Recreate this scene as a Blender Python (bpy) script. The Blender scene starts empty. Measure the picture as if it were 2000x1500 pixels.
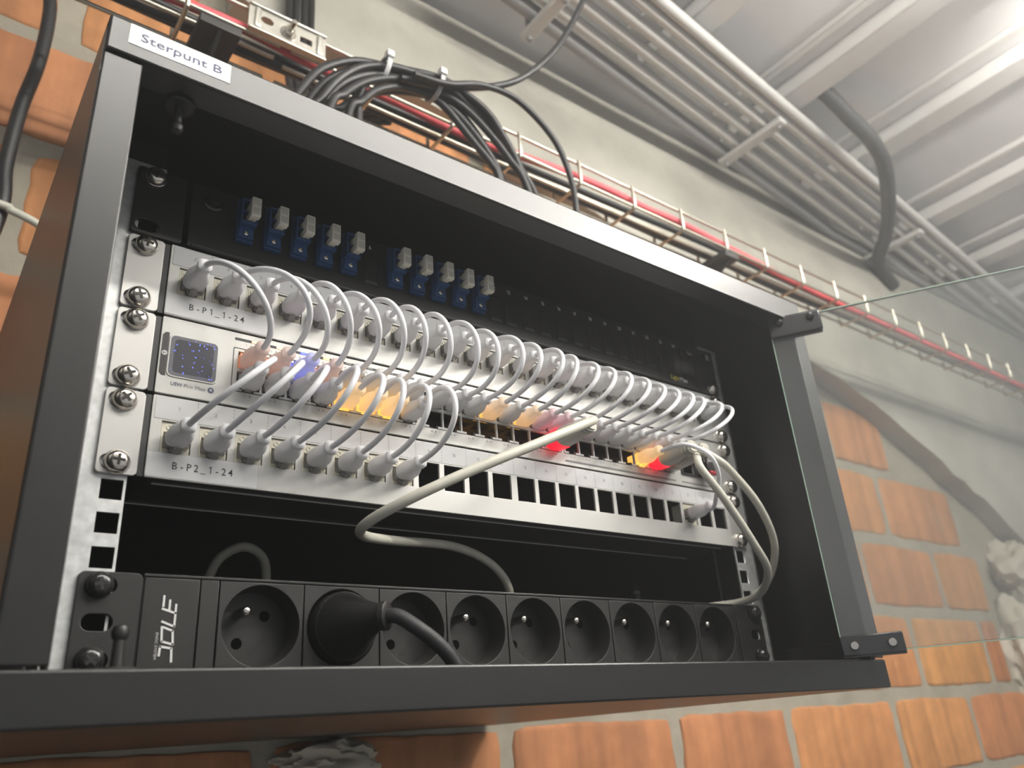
import bpy, bmesh, math, random
from mathutils import Vector, Matrix, Quaternion

S = 0.001                      # every coordinate below is in millimetres
rnd = random.Random(7)
scene = bpy.context.scene
COL = scene.collection

# ------------------------------------------------------------------ camera
cam_d = bpy.data.cameras.new('camera')
cam = bpy.data.objects.new('camera', cam_d)
COL.objects.link(cam)
cam_d.sensor_width = 36.0
cam_d.lens = 36.0 * 1548.4665 / 2000.0
cam_d.clip_start = 0.01
cam_d.clip_end = 60.0
_r = Vector((0.79568239, -0.60157437, -0.07069528))
_d = Vector((0.19284492, 0.36223563, -0.91191896))
_f = Vector((0.57419542, 0.71196463, 0.40423507))
_m = Matrix((_r, -_d, -_f)).transposed().to_4x4()
_m.translation = Vector((-305.555, -392.235, -35.244)) * S
cam.matrix_world = _m
cam_d.dof.use_dof = True
cam_d.dof.focus_distance = 0.47
cam_d.dof.aperture_fstop = 10.0
scene.camera = cam

# ------------------------------------------------------------------ world, exposure
world = bpy.data.worlds.new('world')
scene.world = world
world.use_nodes = True
_bg = world.node_tree.nodes['Background']
_bg.inputs[0].default_value = (0.95, 0.97, 1.0, 1)
_bg.inputs[1].default_value = 0.32
scene.view_settings.view_transform = 'Standard'
scene.view_settings.look = 'None'
scene.view_settings.gamma = 1.0
scene.view_settings.use_curve_mapping = False
scene.view_settings.exposure = 0.25
LAMP_STRENGTH = 84.0
scene.cycles.max_bounces = 4
scene.cycles.diffuse_bounces = 2
scene.cycles.glossy_bounces = 2
scene.cycles.transmission_bounces = 2
scene.cycles.transparent_max_bounces = 8
scene.cycles.adaptive_threshold = 0.02
scene.cycles.caustics_reflective = False
scene.cycles.caustics_refractive = False

# ------------------------------------------------------------------ materials
MATS = {}
def nt(name):
    m = bpy.data.materials.new(name); m.use_nodes = True
    n = m.node_tree.nodes; l = m.node_tree.links
    return m, n, l, n['Principled BSDF']

def mat(name, col, rough=0.5, metal=0.0, spec=0.5, noise=None, bump=None, emit=None, estr=0.0, coat=0.0, alpha=1.0, trans=0.0, sss=0.0):
    """noise=(scale, amount) varies value; bump=(scale, strength, distance_mm)"""
    m, n, l, p = nt(name)
    p.inputs['Base Color'].default_value = (*col, 1)
    p.inputs['Roughness'].default_value = rough
    p.inputs['Metallic'].default_value = metal
    p.inputs['Specular IOR Level'].default_value = spec
    p.inputs['Coat Weight'].default_value = coat
    p.inputs['Alpha'].default_value = alpha
    p.inputs['Transmission Weight'].default_value = trans
    if emit:
        p.inputs['Emission Color'].default_value = (*emit, 1)
        p.inputs['Emission Strength'].default_value = estr
    if noise or bump:
        tc = n.new('ShaderNodeTexCoord')
    if noise:
        t = n.new('ShaderNodeTexNoise'); t.inputs['Scale'].default_value = noise[0]; t.inputs['Detail'].default_value = 5
        l.new(tc.outputs['Object'], t.inputs['Vector'])
        mr = n.new('ShaderNodeMapRange')
        mr.inputs[1].default_value = 0.3; mr.inputs[2].default_value = 0.7
        mr.inputs[3].default_value = 1 - noise[1]; mr.inputs[4].default_value = 1 + noise[1]
        l.new(t.outputs['Fac'], mr.inputs[0])
        mx = n.new('ShaderNodeVectorMath'); mx.operation = 'SCALE'
        mx.inputs[0].default_value = col
        l.new(mr.outputs[0], mx.inputs['Scale'])
        l.new(mx.outputs[0], p.inputs['Base Color'])
    if bump:
        t2 = n.new('ShaderNodeTexNoise'); t2.inputs['Scale'].default_value = bump[0]; t2.inputs['Detail'].default_value = 4
        l.new(tc.outputs['Object'], t2.inputs['Vector'])
        b = n.new('ShaderNodeBump'); b.inputs['Strength'].default_value = bump[1]; b.inputs['Distance'].default_value = bump[2] * S
        l.new(t2.outputs['Fac'], b.inputs['Height'])
        l.new(b.outputs[0], p.inputs['Normal'])
    MATS[name] = m
    return m

mat('black_powder', (0.0075, 0.0072, 0.007), 0.36, 0, 0.85, noise=(60, .12), bump=(1500, .25, .08))
MATS['black_powder'].node_tree.nodes['Principled BSDF'].inputs['IOR'].default_value = 1.44
mat('black_inside', (0.013, 0.013, 0.013), 0.6, 0, 0.4)
mat('zinc', (0.70, 0.71, 0.70), 0.40, 0.5, noise=(220, .16), bump=(900, .1, .05))
mat('panel_silver', (0.60, 0.595, 0.565), 0.38, 0.25, noise=(20, .03))
mat('ear_silver', (0.62, 0.61, 0.585), 0.36, 0.45, noise=(40, .04))
mat('chassis_dark', (0.04, 0.04, 0.04), 0.42, 0.2)
mat('port_black', (0.008, 0.008, 0.009), 0.45)
mat('hole_black', (0.002, 0.002, 0.002), 1.0, 0, 0.0)
mat('nickel', (0.74, 0.70, 0.63), 0.20, 1.0)
mat('screw_black', (0.035, 0.035, 0.035), 0.22, 0.6, 0.7)
mat('clip_gloss', (0.03, 0.03, 0.032), 0.22, 0, 0.9)
mat('recess_dark', (0.03, 0.026, 0.022), 0.4, 0.4)
mat('plastic_black', (0.0165, 0.016, 0.015), 0.42, 0, 0.5, noise=(300, .08), bump=(2500, .12, .05))
mat('plastic_black_dark', (0.013, 0.013, 0.013), 0.38)
mat('paper', (0.68, 0.68, 0.68), 0.6)
mat('label_white', (0.78, 0.78, 0.78), 0.4)
mat('print_black', (0.03, 0.03, 0.04), 0.6)
mat('print_blue', (0.10, 0.11, 0.20), 0.6)
mat('print_grey', (0.25, 0.25, 0.25), 0.6)
mat('print_white', (0.72, 0.72, 0.70), 0.6)
mat('print_yellow', (0.70, 0.56, 0.08), 0.6)
mat('print_dim', (0.012, 0.012, 0.012), 0.7)
mat('cord_white', (0.90, 0.90, 0.92), 0.36, 0, 0.5)
mat('cord_grey', (0.60, 0.585, 0.50), 0.42, 0, 0.45, noise=(120, .05))
mat('boot_grey', (0.56, 0.545, 0.47), 0.42)
mat('keystone_cream', (0.80, 0.76, 0.62), 0.45)
mat('keystone_dark', (0.20, 0.185, 0.16), 0.35)
mat('adapter_blue', (0.018, 0.062, 0.165), 0.38)
mat('cap_cream', (0.68, 0.655, 0.56), 0.5)
mat('cap_hollow', (0.52, 0.50, 0.43), 0.6)
mat('wire_steel', (0.62, 0.59, 0.50), 0.33, 0.9, noise=(300, .1))
mat('plate_steel', (0.60, 0.58, 0.52), 0.38, 0.8, noise=(150, .08))
mat('bracket_dark', (0.045, 0.043, 0.041), 0.5, 0.3)
mat('cable_red', (0.74, 0.10, 0.12), 0.5)
mat('cable_black', (0.017, 0.017, 0.018), 0.42, 0, 0.5)
mat('braid_black', (0.020, 0.020, 0.022), 0.55, bump=(2500, .5, .3))
mat('tie_white', (0.75, 0.75, 0.74), 0.4)
mat('conduit_grey', (0.62, 0.615, 0.59), 0.5, noise=(8, .05))
mat('conduit_dark', (0.30, 0.30, 0.30), 0.5)
mat('flex_dark', (0.06, 0.06, 0.06), 0.6)
mat('screen_glass', (0.19, 0.19, 0.21), 0.12, 0, 0.5)
mat('screen_field', (0.085, 0.085, 0.095), 0.15, 0, 0.5)
mat('blue_pixel', (0.05, 0.08, 0.6), 0.4, emit=(0.10, 0.14, 1.0), estr=2.2)
mat('lamp_white', (0.8, 0.8, 0.8), 0.4)
mat('lamp_glow', (0.9, 0.9, 0.9), 0.5, emit=(1.0, 0.965, 0.90), estr=LAMP_STRENGTH)
mat('latch_red', (0.55, 0.03, 0.05), 0.4)
mat('sfp_metal', (0.55, 0.53, 0.48), 0.28, 0.9)

LED = {'amber': (1.0, 0.52, 0.12), 'peach': (1.0, 0.50, 0.28), 'blue': (0.09, 0.12, 1.0), 'red': (1.0, 0.008, 0.02), 'yellow': (1.0, 0.70, 0.20)}
for k, c in LED.items():
    mat('led_' + k, c, 0.4, emit=c, estr=1.6)

def boot_material(name, tint=None, strength=0.0):
    """frosted translucent plastic; port light in a boot is put in as its own tint and emission"""
    m, n, l, p = nt(name)
    p.inputs['Base Color'].default_value = (0.93, 0.93, 0.94, 1)
    p.inputs['Roughness'].default_value = 0.45
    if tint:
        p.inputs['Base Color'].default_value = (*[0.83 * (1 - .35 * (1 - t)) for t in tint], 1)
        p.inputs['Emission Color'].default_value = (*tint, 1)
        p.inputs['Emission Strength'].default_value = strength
    tl = n.new('ShaderNodeBsdfTranslucent'); tl.inputs[0].default_value = (0.85, 0.85, 0.87, 1)
    mx = n.new('ShaderNodeMixShader'); mx.inputs[0].default_value = 0.22
    tr = n.new('ShaderNodeBsdfTransparent')
    mx2 = n.new('ShaderNodeMixShader'); mx2.inputs[0].default_value = 0.12
    out = n['Material Output']
    l.new(p.outputs[0], mx.inputs[1]); l.new(tl.outputs[0], mx.inputs[2])
    l.new(mx.outputs[0], mx2.inputs[1]); l.new(tr.outputs[0], mx2.inputs[2])
    l.new(mx2.outputs[0], out.inputs[0])
    MATS[name] = m
boot_material('boot_frosted')
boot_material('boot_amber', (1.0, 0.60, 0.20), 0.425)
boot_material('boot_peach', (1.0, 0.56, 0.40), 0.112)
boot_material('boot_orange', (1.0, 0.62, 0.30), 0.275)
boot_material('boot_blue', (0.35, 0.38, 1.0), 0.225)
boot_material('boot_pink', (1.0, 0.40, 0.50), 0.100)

def plug_material(name, tint=None, strength=0.0):  # light guided from a lit port is imitated by the plug's own emission
    m, n, l, p = nt(name)
    p.inputs['Base Color'].default_value = (0.50, 0.49, 0.47, 1)
    p.inputs['Roughness'].default_value = 0.12
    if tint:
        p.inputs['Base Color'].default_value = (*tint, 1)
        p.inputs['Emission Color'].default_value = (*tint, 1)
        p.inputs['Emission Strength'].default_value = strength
    tr = n.new('ShaderNodeBsdfTransparent'); tr.inputs[0].default_value = (0.9, 0.9, 0.88, 1)
    mx = n.new('ShaderNodeMixShader'); mx.inputs[0].default_value = 0.45 if not tint else 0.2
    l.new(p.outputs[0], mx.inputs[1]); l.new(tr.outputs[0], mx.inputs[2])
    l.new(mx.outputs[0], n['Material Output'].inputs[0])
    MATS[name] = m
plug_material('plug_clear')
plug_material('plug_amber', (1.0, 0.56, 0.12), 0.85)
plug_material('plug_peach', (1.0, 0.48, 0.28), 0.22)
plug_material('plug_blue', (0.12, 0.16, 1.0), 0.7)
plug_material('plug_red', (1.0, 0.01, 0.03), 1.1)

def glass_material():
    m, n, l, p = nt('dusty_glass')
    p.inputs['Base Color'].default_value = (0.62, 0.63, 0.62, 1)
    p.inputs['Roughness'].default_value = 0.5
    tc = n.new('ShaderNodeTexCoord')
    t = n.new('ShaderNodeTexNoise'); t.inputs['Scale'].default_value = 9; t.inputs['Detail'].default_value = 6
    l.new(tc.outputs['Object'], t.inputs['Vector'])
    mr = n.new('ShaderNodeMapRange'); mr.inputs[1].default_value = .3; mr.inputs[2].default_value = .75
    mr.inputs[3].default_value = .11; mr.inputs[4].default_value = .19
    l.new(t.outputs['Fac'], mr.inputs[0])
    tr = n.new('ShaderNodeBsdfTransparent'); tr.inputs[0].default_value = (0.95, 0.965, 0.95, 1)
    gl = n.new('ShaderNodeBsdfGlossy'); gl.inputs['Roughness'].default_value = 0.03; gl.inputs[0].default_value = (1, 1, 1, 1)
    fr = n.new('ShaderNodeFresnel'); fr.inputs[0].default_value = 1.49
    m1 = n.new('ShaderNodeMixShader'); m2 = n.new('ShaderNodeMixShader')
    l.new(mr.outputs[0], m1.inputs[0]); l.new(tr.outputs[0], m1.inputs[1]); l.new(p.outputs[0], m1.inputs[2])
    l.new(fr.outputs[0], m2.inputs[0]); l.new(m1.outputs[0], m2.inputs[1]); l.new(gl.outputs[0], m2.inputs[2])
    l.new(m2.outputs[0], n['Material Output'].inputs[0])
    MATS['dusty_glass'] = m
glass_material()
mat('glass_edge', (0.45, 0.60, 0.48), 0.15, 0, 0.6)

def brick_material():
    m, n, l, p = nt('brick_clay')
    oi = n.new('ShaderNodeObjectInfo'); tc = n.new('ShaderNodeTexCoord')
    ramp = n.new('ShaderNodeValToRGB'); e = ramp.color_ramp.elements
    e[0].position = 0; e[0].color = (0.45, 0.19, 0.084, 1)
    e[1].position = 1; e[1].color = (0.57, 0.28, 0.098, 1)
    q = ramp.color_ramp.elements.new(0.5); q.color = (0.51, 0.225, 0.088, 1)
    l.new(oi.outputs['Random'], ramp.inputs[0])
    # vertical combing of extruded clay: noise squeezed along the height
    mp = n.new('ShaderNodeMapping'); mp.inputs['Scale'].default_value = (22, 6, 1.2)
    l.new(tc.outputs['Object'], mp.inputs[0])
    va = n.new('ShaderNodeVectorMath'); va.operation = 'ADD'
    sc = n.new('ShaderNodeVectorMath'); sc.operation = 'SCALE'; sc.inputs[0].default_value = (31, 17, 7)
    l.new(oi.outputs['Random'], sc.inputs['Scale']); l.new(mp.outputs[0], va.inputs[0]); l.new(sc.outputs[0], va.inputs[1])
    st = n.new('ShaderNodeTexNoise'); st.inputs['Scale'].default_value = 1.6; st.inputs['Detail'].default_value = 3
    l.new(va.outputs[0], st.inputs['Vector'])
    gr = n.new('ShaderNodeTexNoise'); gr.inputs['Scale'].default_value = 35; gr.inputs['Detail'].default_value = 6
    l.new(tc.outputs['Object'], gr.inputs['Vector'])
    mr = n.new('ShaderNodeMapRange'); mr.inputs[1].default_value = .35; mr.inputs[2].default_value = .65; mr.inputs[3].default_value = .82; mr.inputs[4].default_value = 1.16
    l.new(st.outputs['Fac'], mr.inputs[0])
    m1 = n.new('ShaderNodeVectorMath'); m1.operation = 'SCALE'
    l.new(ramp.outputs[0], m1.inputs[0]); l.new(mr.outputs[0], m1.inputs['Scale'])
    mr2 = n.new('ShaderNodeMapRange'); mr2.inputs[1].default_value = .3; mr2.inputs[2].default_value = .7; mr2.inputs[3].default_value = .88; mr2.inputs[4].default_value = 1.1
    l.new(gr.outputs['Fac'], mr2.inputs[0])
    m2 = n.new('ShaderNodeVectorMath'); m2.operation = 'SCALE'
    l.new(m1.outputs[0], m2.inputs[0]); l.new(mr2.outputs[0], m2.inputs['Scale'])
    # mortar smears
    sm = n.new('ShaderNodeTexNoise'); sm.inputs['Scale'].default_value = 7; sm.inputs['Detail'].default_value = 5; sm.inputs['Roughness'].default_value = .7
    wv = n.new('ShaderNodeVectorMath'); wv.operation = 'ADD'
    l.new(tc.outputs['Object'], wv.inputs[0]); l.new(sc.outputs[0], wv.inputs[1]); l.new(wv.outputs[0], sm.inputs['Vector'])
    mr3 = n.new('ShaderNodeMapRange'); mr3.inputs[1].default_value = .62; mr3.inputs[2].default_value = .75; mr3.inputs[4].default_value = .55
    l.new(sm.outputs['Fac'], mr3.inputs[0])
    mc = n.new('ShaderNodeMix'); mc.data_type = 'RGBA'; mc.inputs[7].default_value = (0.42, 0.33, 0.23, 1)
    l.new(mr3.outputs[0], mc.inputs[0]); l.new(m2.outputs[0], mc.inputs[6])
    l.new(mc.outputs[2], p.inputs['Base Color'])
    p.inputs['Roughness'].default_value = 0.75
    b = n.new('ShaderNodeBump'); b.inputs['Strength'].default_value = .7; b.inputs['Distance'].default_value = 3 * S
    l.new(st.outputs['Fac'], b.inputs['Height'])
    b2 = n.new('ShaderNodeBump'); b2.inputs['Strength'].default_value = .6; b2.inputs['Distance'].default_value = 2.2 * S
    l.new(gr.outputs['Fac'], b2.inputs['Height']); l.new(b.outputs[0], b2.inputs['Normal']); l.new(b2.outputs[0], p.inputs['Normal'])
    MATS['brick_clay'] = m
brick_material()

def rough_mineral(name, col, big, fine, amt, bumpd):
    m, n, l, p = nt(name)
    tc = n.new('ShaderNodeTexCoord')
    a = n.new('ShaderNodeTexNoise'); a.inputs['Scale'].default_value = big; a.inputs['Detail'].default_value = 8; a.inputs['Roughness'].default_value = .62
    c = n.new('ShaderNodeTexNoise'); c.inputs['Scale'].default_value = fine; c.inputs['Detail'].default_value = 6
    for t in (a, c): l.new(tc.outputs['Object'], t.inputs['Vector'])
    mr = n.new('ShaderNodeMapRange'); mr.inputs[1].default_value = .3; mr.inputs[2].default_value = .7; mr.inputs[3].default_value = 1 - amt; mr.inputs[4].default_value = 1 + amt
    l.new(a.outputs['Fac'], mr.inputs[0])
    s = n.new('ShaderNodeVectorMath'); s.operation = 'SCALE'; s.inputs[0].default_value = col
    l.new(mr.outputs[0], s.inputs['Scale']); l.new(s.outputs[0], p.inputs['Base Color'])
    p.inputs['Roughness'].default_value = .85
    b = n.new('ShaderNodeBump'); b.inputs['Strength'].default_value = .6; b.inputs['Distance'].default_value = bumpd * S
    l.new(c.outputs['Fac'], b.inputs['Height'])
    b2 = n.new('ShaderNodeBump'); b2.inputs['Strength'].default_value = .5; b2.inputs['Distance'].default_value = bumpd * 3 * S
    l.new(a.outputs['Fac'], b2.inputs['Height']); l.new(b.outputs[0], b2.inputs['Normal']); l.new(b2.outputs[0], p.inputs['Normal'])
    MATS[name] = m
rough_mineral('mortar', (0.34, 0.31, 0.245), 12, 90, .18, 2)
rough_mineral('concrete', (0.46, 0.445, 0.385), 3.5, 40, .24, 3)
rough_mineral('ceiling_concrete', (0.76, 0.76, 0.76), 3, 25, .08, 1.5)
rough_mineral('rib_concrete', (0.74, 0.73, 0.70), 4, 30, .06, 1.5)
rough_mineral('plaster_lump', (0.52, 0.48, 0.40), 9, 60, .08, 1)
rough_mineral('floor_screed', (0.30, 0.29, 0.27), 4, 40, .15, 1)

# ------------------------------------------------------------------ mesh helpers
class MB:
    def __init__(self):
        self.bm = bmesh.new(); self.FL = self.bm.faces.layers.int.new('flat')
    def box(self, x0, x1, y0, y1, z0, z1, bev=0.0, seg=2):
        c = Vector(((x0+x1)/2, (y0+y1)/2, (z0+z1)/2))
        d = (abs(x1-x0), abs(y1-y0), abs(z1-z0))
        r = bmesh.ops.create_cube(self.bm, size=1.0, matrix=Matrix.Translation(c) @ Matrix.Diagonal((*d, 1)))
        if bev > 0:
            es = list({e for v in r['verts'] for e in v.link_edges})
            q = bmesh.ops.bevel(self.bm, geom=es, offset=min(bev, min(d)*.45), segments=seg, profile=.5, affect='EDGES')
            self.mark_flat(q['verts'], Matrix.Identity(3))
        return self
    def mark_flat(self, verts, R3):
        """the large faces of a bevelled block keep their own flat normal"""
        fs = {f for v in verts for f in v.link_faces}
        for f in fs: f.normal_update()
        ax = [R3.col[k].normalized() for k in range(3)]
        for f in fs:
            if max(abs(f.normal.dot(a)) for a in ax) > .9995: f[self.FL] = 1
    def obox(self, M, dims, bev=0.0):
        r = bmesh.ops.create_cube(self.bm, size=1.0, matrix=M @ Matrix.Diagonal((*dims, 1)))
        if bev > 0:
            es = list({e for v in r['verts'] for e in v.link_edges})
            q = bmesh.ops.bevel(self.bm, geom=es, offset=bev, segments=2, profile=.5, affect='EDGES')
            self.mark_flat(q['verts'], M.to_3x3())
        return self
    def lathe(self, prof, M=None, n=24, cap=True):
        """prof: list of (radius, height along +Z); M places it"""
        M = M or Matrix.Identity(4)
        rings = []
        for r, h in prof:
            if r < 1e-6:
                rings.append([self.bm.verts.new(M @ Vector((0, 0, h)))])
            else:
                rings.append([self.bm.verts.new(M @ Vector((r*math.cos(2*math.pi*k/n), r*math.sin(2*math.pi*k/n), h))) for k in range(n)])
        for a, b in zip(rings, rings[1:]):
            for k in range(n):
                q = [a[k % len(a)], a[(k+1) % len(a)], b[(k+1) % len(b)], b[k % len(b)]]
                q2 = []
                for v in q:
                    if v not in q2: q2.append(v)
                if len(q2) > 2: self.bm.faces.new(q2)
        if cap:
            for rg in (rings[0], rings[-1]):
                if len(rg) > 2: self.bm.faces.new(rg)
        return self
    def loft(self, secs):
        """secs: list of equal-length point lists (closed rings), capped"""
        rings = [[self.bm.verts.new(Vector(p)) for p in s] for s in secs]
        n = len(rings[0])
        for a, b in zip(rings, rings[1:]):
            for k in range(n):
                self.bm.faces.new([a[k], a[(k+1) % n], b[(k+1) % n], b[k]])
        self.bm.faces.new(rings[0][::-1]); self.bm.faces.new(rings[-1])
        return self
    def tube(self, pts, r, n=10, cap=True, close=False):
        pts = [Vector(p) for p in pts]
        T = []
        for i in range(len(pts)):
            a = pts[max(i-1, 0)]; b = pts[min(i+1, len(pts)-1)]
            T.append((b-a).normalized())
        up = Vector((0, 0, 1)) if abs(T[0].z) < .9 else Vector((1, 0, 0))
        N = (up - T[0]*up.dot(T[0])).normalized()
        rings = []
        for i, p in enumerate(pts):
            if i:
                N = N - T[i]*N.dot(T[i]); N.normalize()
            B = T[i].cross(N)
            rr = r[i] if isinstance(r, (list, tuple)) else r
            rings.append([self.bm.verts.new(p + N*(rr*math.cos(2*math.pi*k/n)) + B*(rr*math.sin(2*math.pi*k/n))) for k in range(n)])
        for a, b in zip(rings, rings[1:]):
            for k in range(n):
                self.bm.faces.new([a[k], a[(k+1) % n], b[(k+1) % n], b[k]])
        if cap:
            self.bm.faces.new(rings[0][::-1]); self.bm.faces.new(rings[-1])
        return self
    def prism(self, poly, axis, a, b):
        """extrude a polygon (2-D points) along an axis: 'y' uses (x,z), 'x' uses (y,z), 'z' uses (x,y)"""
        def P(u, v, w):
            return {'y': (u, w, v), 'x': (w, u, v), 'z': (u, v, w)}[axis]
        lo = [self.bm.verts.new(P(u, v, a)) for u, v in poly]
        hi = [self.bm.verts.new(P(u, v, b)) for u, v in poly]
        n = len(poly)
        self.bm.faces.new(lo); self.bm.faces.new(hi[::-1])
        for k in range(n):
            self.bm.faces.new([lo[k], hi[k], hi[(k+1) % n], lo[(k+1) % n]])
        return self
    def mesh(self, name, m, smooth=True):
        bmesh.ops.recalc_face_normals(self.bm, faces=self.bm.faces)
        me = bpy.data.meshes.new(name)
        flat = [f[self.FL] == 1 for f in self.bm.faces]
        for v in self.bm.verts: v.co *= S
        self.bm.to_mesh(me); self.bm.free()
        finish(me, m, smooth, flat)
        return me

def finish(me, m, smooth=True, flat=None):
    if m: me.materials.append(MATS[m])
    if smooth and len(me.polygons):
        try: me.set_sharp_from_angle(angle=math.radians(38))
        except Exception: pass
        me.polygons.foreach_set('use_smooth', [not t for t in flat] if flat else [True]*len(me.polygons))
    me.update()

def put(name, me, parent=None, loc=(0, 0, 0), rot=None):
    o = bpy.data.objects.new(name, me)
    COL.objects.link(o)
    o.location = Vector(loc) * S
    if rot is not None: o.rotation_euler = rot
    if parent is not None:
        o.parent = parent
        base = parent
        while base.parent is not None: base = base.parent
        o.matrix_parent_inverse = PINV[parent.name]
    PINV[o.name] = (PINV[parent.name] if parent is not None else Matrix.Identity(4))
    # inverse of this object's own world matrix, for children given in world coordinates
    R = (o.rotation_euler.to_matrix().to_4x4())
    PINV[o.name] = (Matrix.Translation(o.location) @ R).inverted()
    return o
PINV = {}

def thing(name, label, cat, base=(0, 0, 0), group=None):
    o = bpy.data.objects.new(name, None)
    COL.objects.link(o)
    o.location = Vector(base) * S
    o.empty_display_size = 0.02
    PINV[o.name] = Matrix.Translation(-o.location)
    return tag(o, label, cat, group)
def tag(o, label, cat, group=None):
    o['label'] = label; o['category'] = cat
    if group: o['group'] = group
    return o
def structure(o, label=None):
    o['kind'] = 'structure'
    if label: o['label'] = label
    return o

def rr(x0, z0, x1, z1, r, n=5):
    """rounded rectangle outline"""
    pts = []
    for cx, cz, a0 in ((x1-r, z1-r, 0), (x0+r, z1-r, 90), (x0+r, z0+r, 180), (x1-r, z0+r, 270)):
        for k in range(n+1):
            a = math.radians(a0 + 90*k/n)
            pts.append((cx + r*math.cos(a), cz + r*math.sin(a)))
    return pts
def circ(cx, cz, r, n=28):
    return [(cx + r*math.cos(2*math.pi*k/n), cz + r*math.sin(2*math.pi*k/n)) for k in range(n)]
def rect(x0, z0, x1, z1): return [(x0, z0), (x1, z0), (x1, z1), (x0, z1)]

def plate(name, outline, holes, y0, y1, m, bev=0.0, smooth=True):
    """flat sheet in the xz plane with real cut-outs, from y0 (front) to y1 (back)"""
    cu = bpy.data.curves.new('tmp', 'CURVE'); cu.dimensions = '2D'; cu.fill_mode = 'BOTH'
    for poly in [outline] + list(holes):
        sp = cu.splines.new('POLY'); sp.points.add(len(poly)-1); sp.use_cyclic_u = True
        for k, (u, v) in enumerate(poly): sp.points[k].co = (u, v, 0, 1)
    t = abs(y1-y0)/2
    cu.extrude = max(t-bev, 0.001); cu.bevel_depth = bev; cu.bevel_resolution = 2
    if bev: cu.offset = -bev
    ob = bpy.data.objects.new('tmp', cu); COL.objects.link(ob)
    dg = bpy.context.evaluated_depsgraph_get(); dg.update()
    me = bpy.data.meshes.new_from_object(ob.evaluated_get(dg))
    bpy.data.objects.remove(ob); bpy.data.curves.remove(cu)
    yc = (y0+y1)/2
    M = Matrix(((1, 0, 0, 0), (0, 0, -1, yc), (0, 1, 0, 0), (0, 0, 0, 1)))
    me.transform(Matrix.Diagonal((S, S, S, 1)) @ M)
    me.name = name
    bm = bmesh.new(); bm.from_mesh(me); bmesh.ops.remove_doubles(bm, verts=bm.verts, dist=1e-7)
    bmesh.ops.recalc_face_normals(bm, faces=bm.faces); bm.to_mesh(me); bm.free()
    me.materials.clear()
    finish(me, m, smooth, [abs(p.normal.y) > .9995 for p in me.polygons])
    return me

_TXT = {}
ONE = ([Vector(p) for p in ((0.0, .50, 0), (0.0, .585, 0), (.155, .70, 0), (.24, .70, 0), (.24, 0, 0), (.155, 0, 0), (.155, .60, 0))], [(0, 1, 2, 6), (2, 3, 4, 5, 6)])
def text_shape(s, bold=0.0, mono=0.0):
    key = (s, bold, mono)
    if key in _TXT: return _TXT[key]
    if s == '1': return ONE
    if len(s) > 1 and ('1' in s or mono):
        V, F, x = [], [], 0.0
        for ch in s:
            v, f = text_shape(ch, bold)
            if not v: x += mono or .3; continue
            a, b = min(q.x for q in v), max(q.x for q in v); n = len(V)
            dx = x + ((mono-(b-a))/2 if mono else 0) - a
            V += [Vector((q.x+dx, q.y, 0)) for q in v]; F += [tuple(n+i for i in g) for g in f]
            x += mono or (b-a+.10)
        _TXT[key] = (V, F)
        return _TXT[key]
    cu = bpy.data.curves.new('tmp', 'FONT'); cu.body = s; cu.size = 1.0; cu.resolution_u = 2; cu.offset = bold
    ob = bpy.data.objects.new('tmp', cu); COL.objects.link(ob)
    dg = bpy.context.evaluated_depsgraph_get(); dg.update()
    me = bpy.data.meshes.new_from_object(ob.evaluated_get(dg))
    bpy.data.objects.remove(ob)
    V = [v.co.copy() for v in me.vertices]; F = [tuple(p.vertices) for p in me.polygons]
    bpy.data.meshes.remove(me)
    _TXT[key] = (V, F)
    return _TXT[key]
def lettering(name, items, m, parent):
    """items: (string, x, z, height_mm, y, align, rotation_deg, stretch, bold) printed on an xz face"""
    verts, faces = [], []
    for it in items:
        s, x, z, h, y = it[:5]
        align = it[5] if len(it) > 5 else 'c'; rot = it[6] if len(it) > 6 else 0; st = it[7] if len(it) > 7 else 1; bold = it[8] if len(it) > 8 else 0; mono = it[9] if len(it) > 9 else 0
        V, F = text_shape(s, bold, mono)
        if not V: continue
        k = h / 0.70                                   # cap height of the built-in face
        w0 = min(v.x for v in V); w1 = max(v.x for v in V)
        if isinstance(st, str): st = float(st)/((w1-w0)*k)          # fit to a width in mm
        ox = {'l': 0, 'c': -(w0+w1)/2, 'r': -w1}[align]
        c, sn = math.cos(math.radians(rot)), math.sin(math.radians(rot))
        b = len(verts)
        for v in V:
            u, w = (v.x+ox)*k*st, v.y*k
            verts.append(((x + u*c - w*sn)*S, y*S, (z + u*sn + w*c)*S))
        faces += [tuple(b+i for i in f) for f in F]
    me = bpy.data.meshes.new(name); me.from_pydata(verts, [], faces)
    finish(me, m, False)
    return put(name, me, parent)

def bez(P0, P1, P2, P3, n=24):
    out = []
    for k in range(n+1):
        t = k/n
        out.append(P0*(1-t)**3 + P1*3*(1-t)**2*t + P2*3*(1-t)*t*t + P3*t**3)
    return out
def spline(pts, sub=8):
    """Catmull-Rom through points"""
    P = [Vector(p) for p in pts]
    P = [P[0]*2-P[1]] + P + [P[-1]*2-P[-2]]
    out = []
    for i in range(1, len(P)-2):
        for k in range(sub):
            t = k/sub
            a, b, c, d = P[i-1], P[i], P[i+1], P[i+2]
            out.append(0.5*((2*b) + (c-a)*t + (2*a-5*b+4*c-d)*t*t + (3*b-a-3*c+d)*t**3))
    out.append(P[-2])
    return out

YROT = Matrix.Rotation(math.radians(90), 4, 'X')       # lathe +Z -> -Y (towards the viewer)
def toward(x, y, z): return Matrix.Translation((x, y, z)) @ YROT

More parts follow.
